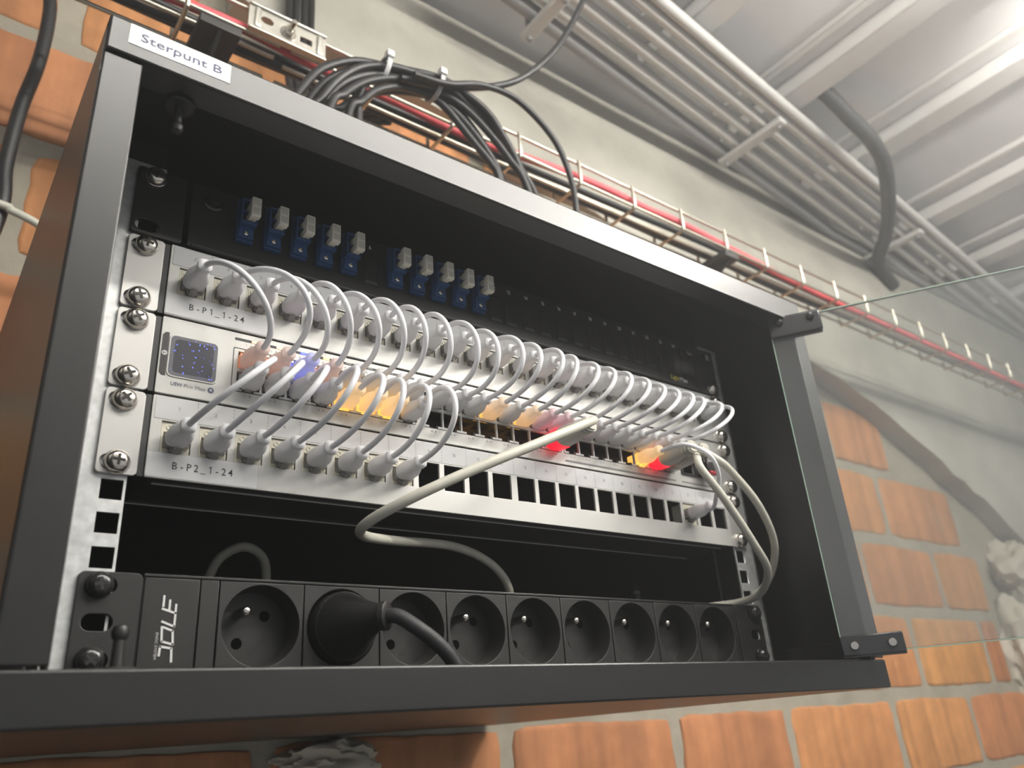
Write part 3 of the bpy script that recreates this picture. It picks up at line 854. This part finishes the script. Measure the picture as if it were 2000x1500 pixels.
b = MB(); b.loft([rr_ for rr_ in ([(x, 0, z) for x, z in rect(-5.2, -4.4, 5.2, 16.4)], [(x, -.5, z) for x, z in rect(-5.2, -4.4, 5.2, 16.4)], [(x, -1.1, z) for x, z in rect(-3.8, -2.0, 3.8, 15.0)])])
blank_m = b.mesh('blank_cover', 'plastic_black_dark', False)
for i, x in enumerate(FX):
    if i in (5,) or i >= 11:
        put('blank_cover', blank_m, fp, (x, -2.0, z0+14.5))
    else:
        a = put('fibre_adapter', ad_m, fp, (x, -2.0, z0+16.6))
        for nm, me in (('adapter_socket', ad_in), ('adapter_screw', ad_sc)):
            put(nm, me, a, (x, -2.0, z0+16.6))
        put('dust_cap', cap_m, a, (x, -2.0, z0+16.6))
        put('cap_window', cap_h, a, (x, -2.0, z0+16.6))
lettering('position_numbers', [(str(i+1), x-.6, z0+36.6, 2.9, -2.15, 'c', 0, 1, .012) for i, x in enumerate(FX)], 'print_white', fp)
lettering('maker_lettering', [('Light', 185.6, z0+5.4, 3.9, -2.15, 'c', 0, '10.6', .02)], 'print_yellow', fp)
lettering('maker_lettering', [('Max', 196.4, z0+5.4, 3.9, -2.15, 'c', 0, '9.6', .02)], 'print_white', fp)

# ------------------------------------------------------------------ power strip
pd = thing('power_strip', 'black rack power strip with nine round earthed sockets', 'power strip', (0, 20, 0))
PB = [-179.6+42.98*i for i in range(10)]
b = MB(); b.box(-214.2, 209.5, -1.2, 44, 43.1, 44.4, .3); b.box(-214.2, 209.5, -1.2, 44, .2, 1.4, .3); b.box(-214.2, 209.5, 42.5, 44, 1.4, 43.1); b.box(-214.2, -212.8, 0, 44, 1.4, 43.1); b.box(208, 209.5, 0, 44, 1.4, 43.1)
put('channel', b.mesh('channel', 'plastic_black'), pd)
put('brand_plate', plate('brand_plate', rect(-213.5, 1.8, -189.0, 42.7), [], -1.0, 3, 'plastic_black', .25), pd)
put('filler_plate', plate('filler_plate', rect(-188.3, 1.8, -180.0, 42.7), [], -1.0, 3, 'plastic_black', .25), pd)
cupb = MB(); cupb.lathe([(19.45, 0), (19.2, -.6), (18.2, -14.5), (0, -14.5)], YROT, 44, False); cup_m = cupb.mesh('socket_cup', 'plastic_black')
c45 = math.sqrt(.5)
pinb = MB(); pinb.lathe([(2.4, -15), (2.4, -2.6), (2.0, -1.4), (1.2, -.8), (0, -.7)], Matrix.Translation((-10*c45, 0, 10*c45)) @ YROT, 18); pin_m = pinb.mesh('earth_pin', 'nickel')
hb = MB()
for s in (-1, 1): hb.lathe([(2.75, -14.45), (0, -14.42)], Matrix.Translation((s*9.5*c45, 0, s*9.5*c45)) @ YROT, 18)
hole_m = hb.mesh('contact_holes', 'hole_black')
for i in range(9):
    x = (PB[i]+PB[i+1])/2
    md = put('socket_module', plate('socket_module', rect(PB[i]+.35, 1.8, PB[i+1]-.35, 42.7), [circ(x, 22.2, 19.4, 44)], -1.0, 3, 'plastic_black', .25), pd)
    put('socket_cup', cup_m, md, (x, -.9, 22.2)); put('earth_pin', pin_m, md, (x, -.9, 22.2)); put('contact_holes', hole_m, md, (x, -.9, 22.2))
    lettering('rating_lettering', [('16A-250V~', x+5.2, 14.2, 2.2, 13.5, 'c', 45)], 'print_dim', md)
put('end_plate', plate('end_plate', rect(207.5, 1.8, 209.2, 42.7), [], -1.0, 3, 'plastic_black', .2), pd)
for s in (-1, 1):
    x0, x1 = sorted((s*241.3, s*(214.6 if s < 0 else 210)))
    hs = [slot(s*231.5, z, 12.5, 7.2) for z in (6.35, 22.2, 38.1)]
    put('ear', plate('ear', rr(x0, .4, x1, 44.2, 3), hs, -1.6, .4, 'plastic_black', .35), pd)
    for z in (6.35, 38.1): screw(s*232.55, z, pd, -1.6, 'screw_black')
# vertical brand mark, reading downwards: u runs down, v runs to the right
b = MB()
def seg(u0, v0, u1, v1, w=.95):
    def P(u, v): return Vector((-204.6+v*.95, 0, 34.6-u*.93))
    a, c = P(u0, v0), P(u1, v1); t = (c-a); n_ = Vector((t.z, 0, -t.x)).normalized()*w/2; e = t.normalized()*w*.3
    pts = [a-n_-e, c-n_+e, c+n_+e, a+n_-e]
    b.prism([(p.x, p.z) for p in pts], 'y', -1.3, -1.05)
for s in ((0, 0, 5, 0), (2, 2.9, 6.4, 2.9), (4, 5.9, 8.0, 5.9),
          (6.2, -.3, 8.2, 5.9), (8.2, 5.9, 14.6, 5.9), (14.6, 5.9, 12.3, .1),
          (15.0, 1.0, 16.6, 5.4), (16.6, 5.4, 23.0, 6.0), (23.0, 6.0, 21.6, .8), (21.6, .8, 14.8, .3),
          (24.0, .4, 24.8, 5.4), (24.0, .4, 28.2, .2), (24.8, 5.6, 31.0, 6.0)):
    seg(*s)
put('maker_mark', b.mesh('maker_mark', 'print_white', False), pd)
lettering('maker_lettering', [('ENOC SYSTEM', -206.6, 12.6, 1.15, -1.25, 'c', -90, 1.1)], 'print_white', pd)

# power plug in the second socket
plg = thing('power_plug', 'black round mains plug with braided cord in the second socket', 'plug', (-114.5, -12, 22))
xs_ = (PB[1]+PB[2])/2
b = MB(); b.lathe([(17.6, -13), (17.8, 0), (17.8, 3.0), (17.0, 5.0)], toward(xs_, -1, 22.2), 40)
secs = []
A = Vector((xs_, -5, 22.2)); Bv = Vector((-109, -31, 23.4))
for k in range(9):
    t = k/8
    c = A.lerp(Bv, t); r = 17.4*(1-t)**1.15 + 6.2*(1-(1-t)**1.15)
    ax = Vector((0, -1, 0)).slerp(Vector((.62, -.78, 0)).normalized(), t)
    ux = ax.cross(Vector((0, 0, 1))).normalized(); uz = Vector((0, 0, 1))
    secs.append([c + ux*(r*math.cos(2*math.pi*j/28)) + uz*(r*math.sin(2*math.pi*j/28)) for j in range(28)])
b.loft(secs)
put('plug_body', b.mesh('plug_body', 'plastic_black_dark'), plg)
ax = Vector((.62, -.78, -.02)).normalized()
b = MB(); b.tube([Bv + ax*.0, Bv + ax*.6, Bv + ax*3.4, Bv + ax*4.0], [5.8, 7.2, 7.2, 6.2], 24)
put('plug_collar', b.mesh('plug_collar', 'plastic_black'), plg)
b = MB(); b.tube(spline([Bv + ax*2, Bv + ax*9 + Vector((0, 0, -.8)), (-97, -43, 17.2), (-87, -46, 9.5), (-78, -46, 1), (-72, -44, -9), (-69, -38, -20)]), 3.7, 14)
put('braided_cord', b.mesh('braided_cord', 'braid_black'), plg)

# ------------------------------------------------------------------ patch cords
def ring(w, h, y, r=.42, n=20):
    out = []
    for k in range(n):
        a = 2*math.pi*k/n
        c, s_ = math.cos(a), math.sin(a)
        e = 2.0/3.2
        out.append((w/2*math.copysign(abs(c)**e, c), y, h/2*math.copysign(abs(s_)**e, s_)))
    return out
def boot_mesh(m):
    b = MB()
    b.loft([ring(11.4, 8.4, 0), ring(11.9, 9.0, -.8), ring(11.9, 9.4, -6.5), ring(11.2, 9.2, -9.0), ring(9.0, 8.2, -11.8), ring(6.6, 6.6, -14.6), ring(6.0, 6.0, -15.8), ring(7.6, 7.2, -16.8), ring(7.4, 7.0, -19.4), ring(5.4, 5.4, -20.2)])
    for v in b.bm.verts: v.co.z += -v.co.y*.075
    return b.mesh('boot', m)
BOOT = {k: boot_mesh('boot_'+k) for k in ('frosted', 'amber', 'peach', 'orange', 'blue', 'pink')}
def plug_mesh(m, up=False):
    b = MB(); s_ = 1 if up else -1
    b.box(-5.9, 5.9, -3.0, 8, -3.6, 3.6, .3, 1)
    b.box(-3.0, 3.0, -1.5, 8, s_*3.5, s_*5.6, .2, 1)
    b.obox(Matrix.Translation((0, -2.0, s_*5.4)) @ Matrix.Rotation(s_*math.radians(18), 4, 'X'), (3.6, 5.5, .9), .2)
    return b.mesh('plug', m)
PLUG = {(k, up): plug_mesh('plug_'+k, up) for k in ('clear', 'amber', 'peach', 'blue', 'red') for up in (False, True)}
def cord(name, label, S0, E0, q, kS, kE, upE, group, r=1.62):
    """S0/E0: where the plug enters its socket; q = handles of the hanging loop"""
    S0, E0 = Vector(S0), Vector(E0)
    t = thing(name, label, 'cable', S0 + Vector((0, -20, 0)), group)
    a = S0 + Vector((0, -19.5, 0)); c = E0 + Vector((0, -17.5, 0))
    pts = bez(a, a + Vector((q[3], -q[0], q[2])), c + Vector((q[5], -q[1], q[4])), c, 30)
    put('cable', MB().tube([a + Vector((0, 9, 0))] + pts + [c + Vector((0, 9, 0))], r, 12).mesh('cable', 'cord_white'), t)
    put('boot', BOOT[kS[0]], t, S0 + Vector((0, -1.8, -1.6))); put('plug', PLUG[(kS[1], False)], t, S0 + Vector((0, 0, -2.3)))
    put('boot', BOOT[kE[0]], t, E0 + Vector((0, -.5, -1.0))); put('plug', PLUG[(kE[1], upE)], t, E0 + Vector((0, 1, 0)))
    return t
Q1 = [[34.0, 39.8, -3.6, 5.3, -0.6, 1.0], [41.7, 62.7, -4.3, 8.8, 0.9, 3.4], [39.2, 46.2, -2.1, 3.1, -1.2, 2.3], [42.2, 47.0, 0.8, -0.6, 1.0, -1.4], [43.0, 45.8, -1.3, 0.8, -1.0, 2.7], [46.2, 42.7, 1.3, -0.8, -4.2, 4.9], [42.8, 45.8, 2.5, -2.4, -2.1, 1.9], [44.0, 45.0, 3.2, -4.6, -6.8, 6.0], [43.3, 43.7, 3.1, -0.4, -6.6, 6.3], [41.4, 42.2, 1.2, 0.7, -6.8, 5.2], [44.3, 49.9, -1.0, 0.4, -4.7, 5.1], [41.7, 48.7, -1.8, 1.2, -1.9, 2.1], [41.8, 52.7, -1.2, 0.7, -1.4, 2.4], [38.2, 46.1, -0.4, -0.4, -1.3, 1.2], [38.9, 49.4, -4.3, 2.2, -1.7, 1.6], [36.9, 49.4, -2.9, 1.5, -3.0, 2.5], [33.3, 52.3, -1.1, 0.0, -1.5, 1.8], [34.3, 51.9, -3.1, 1.4, -2.9, 2.4], [32.9, 51.2, -5.5, 2.1, -2.6, 1.7], [31.5, 48.6, -5.8, 2.2, -3.0, 2.5], [29.2, 50.9, -3.9, 0.8, -3.6, 2.2], [24.7, 45.9, -3.5, 0.2, -2.6, 1.5], [27.7, 51.7, -5.9, 1.2, -4.1, 2.0], [23.9, 45.9, -6.0, 0.8, -4.5, 1.9]]
Q2 = [[44.3, 49.6, -0.2, 0.7, -1.3, 4.4], [46.1, 52.9, -0.2, 1.1, 0.3, 2.4], [44.7, 51.4, -1.2, 2.5, 2.4, -0.9], [58.6, 55.8, -0.5, 3.5, 5.4, -2.9], [55.6, 53.8, -0.5, 3.1, 4.4, -1.8], [54.3, 48.2, 0.9, 1.6, 6.7, -5.6], [47.9, 50.3, 0.2, 1.6, 6.4, -3.8], [57.0, 48.4, 0.5, 1.8, 10.2, -7.5]]
ORD = ['first', 'second', 'third', 'fourth', 'fifth', 'sixth', 'seventh', 'eighth', 'ninth', 'tenth', 'eleventh', 'twelfth', 'thirteenth', 'fourteenth', 'fifteenth', 'sixteenth', 'seventeenth', 'eighteenth', 'nineteenth', 'twentieth', 'twenty-first', 'twenty-second', 'twenty-third', 'twenty-fourth']
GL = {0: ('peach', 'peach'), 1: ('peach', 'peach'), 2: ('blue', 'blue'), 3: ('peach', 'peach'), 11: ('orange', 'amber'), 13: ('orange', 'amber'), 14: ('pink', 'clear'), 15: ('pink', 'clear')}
GLTXT = {0: ', glowing peach', 1: ', glowing peach', 2: ', glowing blue', 11: ', glowing amber', 13: ', glowing amber'}
for i in range(24):
    cord('patch_cable', '%s white patch cord of the upper loops counted from the display%s' % (ORD[i], GLTXT.get(i, '')),
         (JX[i], -1.5, 201.0), (SX[i], -1.5, 161.0), Q1[i], ('frosted', 'clear'), GL.get(i, ('frosted', 'clear')), True, 'white cords of the upper patch panel')
for i in range(8):
    k = ('amber', 'amber') if i in (4, 5, 6) else ('frosted', 'clear')
    cord('patch_cable', '%s white patch cord of the lower loops counted from the display%s' % (ORD[i], ', glowing amber' if i in (4, 5, 6) else ''),
         (JX[i], -1.5, 111.5), (SX[i], -1.5, 149.2), Q2[i], ('frosted', 'clear'), k, False, 'white cords of the lower patch panel')
# lone cord from jack 22 up to an amber port near the end of the switch
t = thing('patch_cable', 'lone white patch cord from socket 22 to an amber lit switch port', 'cable', (JX[21], -20, 111.5), 'white cords of the lower patch panel')
p_ = [(SX[21], -12, 149.2), (SX[21], -19, 149.4), (133, -42, 148.5), (149, -50, 140), (161, -46, 127.5), (167, -36, 116), (JX[21]+1, -23, 111.6), (JX[21], -14, 111.5)]
put('cable', MB().tube(spline(p_), 1.62, 12).mesh('cable', 'cord_white'), t)
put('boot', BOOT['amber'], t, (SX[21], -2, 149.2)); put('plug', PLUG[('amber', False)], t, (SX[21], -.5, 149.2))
put('boot', BOOT['frosted'], t, (JX[21], -3, 111.5)); put('plug', PLUG[('clear', False)], t, (JX[21], -1.5, 111.5))

# thick grey network cables
def grey_boot():
    b = MB()
    b.loft([ring(13.4, 12.5, 0), ring(13.6, 13.5, -3), ring(13.4, 12.8, -12), ring(11.5, 10.5, -17), ring(9.0, 9.0, -21), ring(8.6, 8.6, -24)])
    for k in range(3): b.loft([ring(9.8, 9.8, -22.6-k*2.8), ring(9.8, 9.8, -24.4-k*2.8)])
    b.loft([ring(8.2, 8.2, -23), ring(7.6, 7.6, -31)])
    return b.mesh('boot', 'boot_grey')
GB = grey_boot()
def grey_cable(label, port, pts, r=2.9, k='red'):
    t = thing('network_cable', label, 'cable', (SX[port], -30, 149), 'thick grey network cables')
    put('cable', MB().tube(spline([(SX[port], -24, 149.2)] + pts), r, 14).mesh('cable', 'cord_grey'), t)
    put('boot', GB, t, (SX[port], -10.2, 149.2)); put('plug', PLUG[(k, False)], t, (SX[port], -1, 149.2))
    b = MB(); b.loft([ring(12.4, 10.4, -.2), ring(13.4, 13.4, -2.0), ring(13.6, 14.2, -10.2), ring(13.0, 13.2, -11.4)])
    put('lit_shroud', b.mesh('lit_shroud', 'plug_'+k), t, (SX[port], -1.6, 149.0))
grey_cable('thick grey network cable from the red lit port dipping under the lower panel', 15,
           [(SX[15], -32, 149.3), (38, -45, 148.6), (30, -55, 144), (5, -63, 131.5), (-30, -66, 114.5), (-66, -62, 97.6), (-100, -50, 80.5), (-114, -28, 71.6), (-107, -6, 70.4), (-78.4, 15, 74.2), (-27, 28, 77.6), (7.8, 38, 72.5), (28, 44, 60), (38, 52, 42)])
grey_cable('thick grey network cable with the wider outer loop beside the cabinet side', 22,
           [(SX[22]+.5, -33, 149), (151, -41, 147), (162, -46, 140), (174, -47, 133), (202, -46, 110), (228.8, -35, 85.7), (244, -15, 65), (242, 5, 50.5), (222, 20, 47.4), (200, 34, 44)])
grey_cable('thick grey network cable with the tighter inner loop beside the rail', 23,
           [(SX[23]-3, -33, 146), (142, -44, 139), (137, -50, 128), (153, -53, 107), (181, -50, 78.6), (209, -38, 62.5), (226, -15, 50.4), (226, 8, 47.2), (212, 24, 46.5), (195, 38, 43)], k='clear')
tag(put('network_cable', MB().tube(spline([(-160, 104, 40), (-154.8, 100, 62.3), (-149.9, 95, 75.4), (-138, 90, 82), (-124, 95, 77.8), (-118.7, 100, 65), (-118, 104, 40)]), 3.0, 12).mesh('network_cable', 'cord_grey')), 'grey cable loop in the dark gap above the power strip', 'cable', 'thick grey network cables')
b = MB(); b.lathe([(4.2, 0), (4.2, 24), (3.6, 25), (0, 25)], Matrix.Translation((171, 62, 44)), 16); b.lathe([(5.2, 16), (5.2, 19)], Matrix.Translation((171, 62, 44)), 16)
put('rear_knob', b.mesh('rear_knob', 'screw_black'), pd)

# ------------------------------------------------------------------ cable tray above the cabinet
def tray(x0, x1, label, ys=(200, 225, 250)):
    t = thing('cable_tray', label, 'cable tray', ((x0+x1)/2, 225, 620), 'galvanised wire tray lengths')
    w = 2.3
    for y, z in [(200, 652), (250, 652)] + [(y, 622) for y in ys]:
        put('long_wire', MB().tube([(x0, y, z), ((x0+x1)/2, y, z), (x1, y, z)], w, 10).mesh('long_wire', 'wire_steel'), t)
    U = MB().tube([(0, 197, 654), (0, 197, 640), (0, 197, 621.5), (0, 198.5, 618.4), (0, 201.5, 617.6), (0, 225, 617.6), (0, 249, 617.6), (0, 251.8, 618.6), (0, 253, 621.5), (0, 253, 640), (0, 253, 654)], w, 10).mesh('cross_wire', 'wire_steel')
    x = 12 + 100*math.ceil((x0-12)/100)
    while x < x1:
        put('cross_wire', U, t, (x, 0, 0)); x += 100
tray(-720, -96, 'wire cable tray length ending at the bolted splice plate', (200, 218, 250))
tray(-84, 2450, 'long wire cable tray running from the splice plate toward the far end')
sp = thing('splice_plate', 'zinc splice plate with nut and bolt joining the wire trays', 'splice plate', (-91, 196, 622))
put('plate', plate('plate', rr(-132, 622.5, -50, 653.5, 1), [slot(-113, 640, 13, 9), rect(-78, 633, -65, 641)], 193.4, 195, 'plate_steel', .2), sp)
for z in (652.4, 620.6):
    put('lip', MB().box(-132, -50, 190.5, 199, z, z+3, 1).mesh('lip', 'plate_steel'), sp)
for x in (-123, -57):
    put('pressed_rib', MB().box(x-3, x+3, 190.8, 194, 625, 651, 1.4).mesh('pressed_rib', 'plate_steel'), sp)
b = MB(); b.lathe([(8.2, 0), (8.2, 1.4), (7.6, 2)], toward(-91, 193.4, 636), 24); put('washer', b.mesh('washer', 'nickel'), sp)
b = MB(); b.lathe([(5.6, 2), (5.6, 6.6), (5.0, 7.2)], toward(-91, 193.4, 636), 6); put('nut', b.mesh('nut', 'nickel', False), sp)
b = MB(); b.lathe([(3.0, 6), (3.0, 17), (2.5, 18), (0, 18)], toward(-91, 193.4, 636), 16); put('bolt', b.mesh('bolt', 'nickel'), sp)
br = thing('tray_bracket', 'dark steel wall bracket carrying the wire tray by the splice plate', 'bracket', (-160, 420, 560))
put('gusset', MB().prism([(419, 470), (419, 616), (198, 616), (198, 606)], 'x', -158, -154).mesh('gusset', 'bracket_dark', False), br)
put('arm', MB().box(-176, -136, 196, 419, 606, 616, 1).mesh('arm', 'bracket_dark'), br)
put('wall_flange', MB().box(-182, -130, 413, 419, 460, 620, 1).mesh('wall_flange', 'bracket_dark'), br)
br2 = thing('tray_bracket', 'dark steel wall bracket carrying the wire tray behind the black cable arch', 'bracket', (620, 372, 560))
put('gusset', MB().prism([(371, 520), (371, 616), (198, 616), (198, 606)], 'x', 618, 622).mesh('gusset', 'bracket_dark', False), br2)
put('arm', MB().box(604, 636, 196, 371, 606, 616, 1).mesh('arm', 'bracket_dark'), br2)

def cable(name, label, pts, r, m, group=None, sub=8):
    return tag(put(name, MB().tube(spline(pts, sub), r, 12).mesh(name, m)), label, 'cable', group)
cable('red_cable', 'red cable lying along the wire tray', [(-700, 214, 628), (-300, 212, 630), (-140, 209, 633), (-60, 212, 630), (40, 214, 633), (110, 218, 634), (170, 218, 634), (260, 211, 636), (360, 206, 637), (440, 207, 636), (520, 206, 637), (660, 208, 632), (900, 214, 629), (1500, 215, 628), (2400, 215, 628)], 5.4, 'cable_red')
for k, (y, z, xo, lab) in enumerate(((236, 628, 0, 'black cable lying in the tray next to the red cable'), (242, 636, 30, 'black cable lying along the far side of the wire tray'), (228, 640, 60, 'black cable lying uppermost in the wire tray'))):
    pts = [(-700+xo, y, z)] + [(x, y + rnd.uniform(-4, 4), z + rnd.uniform(-3, 4)) for x in range(-400, 2300, 240)]
    cable('black_cable', lab, pts, 4.6, 'cable_black', 'black cables in the tray')

# arch of black cables over the cabinet roof
G = 'black cables of the tied arch'
ARCS = [
 ('outermost black cable of the tied arch', -4, [(-124, 291), (-118, 400), (-100.2, 498.8), (-89.4, 530.4), (-74.2, 558.9), (-52.2, 582.4), (-30.8, 596.3), (-6.4, 603.6), (23.4, 611), (54.6, 616), (77.5, 613.0), (114.8, 598.1), (137.6, 573.3), (163.7, 527.3), (186, 430), (190, 291)]),
 ('second black cable from the outside of the tied arch', 3, [(-110, 291), (-104, 400), (-88.3, 500.7), (-80.3, 524.2), (-64.8, 556.0), (-44.4, 579.8), (-22.8, 596.8), (-4.3, 600), (23.3, 606), (54.6, 612), (82.1, 610.2), (124.2, 592.5), (152.1, 567.3), (177.0, 532.9), (200, 440), (205, 291)]),
 ('third black cable from the outside of the tied arch', -2, [(-100, 291), (-96, 400), (-81.3, 499.9), (-71.3, 524.5), (-55.5, 555.5), (-34.6, 579.8), (-10.6, 594), (14.7, 602), (54.5, 608), (86.7, 606), (128.7, 587.0), (159.4, 563.0), (191.0, 518.8), (212, 430), (217, 291)]),
 ('middle black cable of the tied arch', 5, [(-92, 291), (-88, 400), (-74.4, 507.7), (-64.2, 530.5), (-47.9, 557.3), (-24.8, 579), (-0.2, 591), (32.1, 602), (57.9, 605), (88.7, 600), (113.7, 582.2), (136.2, 555.0), (150.7, 521.8), (164, 430), (168, 291)]),
 ('fifth black cable from the outside of the tied arch', -6, [(-84, 291), (-80, 400), (-67.3, 507.0), (-53.1, 531.8), (-30.6, 560.8), (-2.4, 584), (23.2, 596), (59.0, 603), (93.3, 597), (123.1, 574), (148.0, 545), (167.7, 514), (186, 420), (190, 310), (196, 291)]),
 ('sixth black cable from the outside of the tied arch', 8, [(-76, 291), (-72, 400), (-58.4, 515.8), (-45.7, 535.6), (-24.7, 561.7), (3.9, 585), (36.4, 599), (58.9, 601), (83.9, 594), (106.3, 574), (126.2, 550), (139.8, 521), (150, 430), (154, 291)]),
 ('innermost black cable of the tied arch', 0, [(-64, 291), (-58, 400), (-45.4, 515.7), (-32.3, 538.0), (-14.7, 563.4), (10.1, 584), (36.3, 595), (58.8, 597.5), (76.7, 590), (94.4, 574), (112.2, 556), (130.1, 537), (138.2, 517), (146, 430), (148, 291)])]
for nm, dy, pts in ARCS:
    cable('arch_cable', nm, [(x, 150 + dy + 6*math.sin(x*.02 + dy), z) for x, z in pts], 4.2, 'cable_black', G)
for (p, rx, lab) in (((-7, 150, 594), -8, 'white cable tie nearer the splice plate around the black cables'), ((57, 150, 606), 6, 'white cable tie farther right around the black cables')):
    t = thing('cable_tie', lab, 'cable tie', p, 'white ties around the cable arch')
    loop = [(p[0]+1.5*math.sin(a), p[1]+17*math.cos(a), p[2]+15*math.sin(a)) for a in [2*math.pi*k/32 for k in range(33)]]
    b = MB()
    for sh in (-1.6, 0, 1.6): b.tube([(q[0]+sh, q[1], q[2]) for q in loop], 1.0, 6, False)
    put('strap', b.mesh('strap', 'tie_white'), t)
    put('tie_head', MB().box(p[0]-4, p[0]+4, p[1]-20, p[1]-12, p[2]+5, p[2]+13, 1).mesh('tie_head', 'tie_white'), t)
cable('black_cable', 'thin black cable looping beyond the arch down to the cabinet roof', [(20, 132, 590), (60, 131, 598), (106, 130, 620), (156, 130, 624), (205, 130, 592), (226, 130, 542), (228, 130, 490), (226, 130, 400), (222, 130, 291)], 3.6, 'cable_black', G)
cable('black_cable', 'black cable leaving the arch and rising to the ceiling conduits', [(10, 142, 588), (57, 140, 601), (120, 140, 633), (167, 130, 665), (222, 120, 738), (270, 110, 840), (290, 100, 900), (300, 90, 1058)], 3.9, 'cable_black', G)
cable('black_cable', 'short black cable hanging straight down inside the arch', [(40, 154, 600), (10, 152, 596), (-17, 150, 578), (-31, 150, 554), (-33, 150, 500), (-33, 150, 400), (-33, 150, 291)], 4.2, 'cable_black', G)
for k, (x, lab) in enumerate(((-36, 'first upright black cable behind the splice plate'), (-26, 'second upright black cable behind the splice plate'), (-15, 'third upright black cable behind the splice plate'), (-5, 'last upright black cable behind the splice plate'))):
    cable('riser_cable', lab, [(x, 352, 1058), (x+2, 352, 900), (x+4, 350, 760), (x+10, 330, 690), (x+24, 290, 650), (x+60, 244, 640 - k*3)], 4.6, 'cable_black', 'upright black cables on the concrete')
cable('black_cable', 'thick black cable hanging on the bricks beside the cabinet', [(-302, 352, 1000), (-297, 350, 760), (-289, 350, 690), (-288.5, 350, 622), (-294.5, 350, 558), (-296, 350, 489), (-292, 350, 443), (-300, 352, 380), (-330, 356, 250)], 6.6, 'cable_black')
cable('grey_cable', 'pale grey cable crossing from the black cable to behind the cabinet', [(-420, 345, 448), (-298, 340, 437.5), (-285, 340, 434), (-266, 340, 428.5), (-247, 345, 423), (-180, 360, 405), (-120, 380, 330), (-110, 410, 300)], 3.8, 'cord_grey')

# ------------------------------------------------------------------ plaster remains
def lump(name, label, cx, cy, cz, sx, sy, sz, seed, cat, grp=None, m='plaster_lump', sub=4):
    rb = random.Random(seed)
    bm = bmesh.new(); bmesh.ops.create_icosphere(bm, subdivisions=sub, radius=1)
    from mathutils import noise
    for v in bm.verts:
        d = v.co.normalized()
        f = 1 + .38*noise.noise(d*1.7 + Vector((seed, 0, 0))) + .2*noise.noise(d*4.2 + Vector((0, seed, 0))) + .09*noise.noise(d*10 + Vector((0, 0, seed)))
        v.co = Vector((cx + d.x*f*sx, cy + d.y*f*sy, cz + d.z*f*sz))*S
    me = bpy.data.meshes.new(name); bm.to_mesh(me); bm.free(); finish(me, m, True)
    return tag(put(name, me), label, cat, grp)
lump('plaster_lump', 'torn pale plaster lump sticking out under the cabinet', 66, 402, -46, 56, 26, 19, 3, 'plaster')
lump('mortar_rubble', 'upper broken mortar chunk where the brick wall ends', 1830, 400, 235, 90, 60, 75, 5, 'rubble', 'broken mortar at the wall end')
lump('mortar_rubble', 'lower broken mortar chunk where the brick wall ends', 1750, 410, 60, 60, 50, 110, 8, 'rubble', 'broken mortar at the wall end')
lump('mortar_rubble', 'large broken mortar mass beyond the end of the bricks', 1980, 405, 120, 130, 50, 220, 12, 'rubble', 'broken mortar at the wall end')

# added scatter volume imitating lens glare, thickest along the long view to the ceiling corner
def haze():
    m = bpy.data.materials.new('glare_veil'); m.use_nodes = True
    n = m.node_tree.nodes; l = m.node_tree.links
    n.remove(n['Principled BSDF'])
    v = n.new('ShaderNodeVolumeScatter'); v.inputs['Color'].default_value = (0.93, 0.95, 0.96, 1)
    v.inputs['Density'].default_value = HAZE; v.inputs['Anisotropy'].default_value = 0.55
    l.new(v.outputs[0], n['Material Output'].inputs['Volume'])
    MATS['glare_veil'] = m
    o = put('glare_veil', MB().box(-1390, 4190, -3190, YW+130, -1690, 1059).mesh('glare_veil', 'glare_veil', False))
    o['kind'] = 'stuff'; o['label'] = 'thin pale haze added through the room to imitate lens glare'; o['category'] = 'haze'
HAZE = 0.12
scene.cycles.volume_bounces = 0
scene.cycles.use_light_tree = False
haze()

for m_ in bpy.data.materials:          # only the tubes are worth sampling as lamps; the small indicator glows are found by chance hits
    if m_.name != 'lamp_glow':
        try: m_.cycles.emission_sampling = 'NONE'
        except Exception: pass
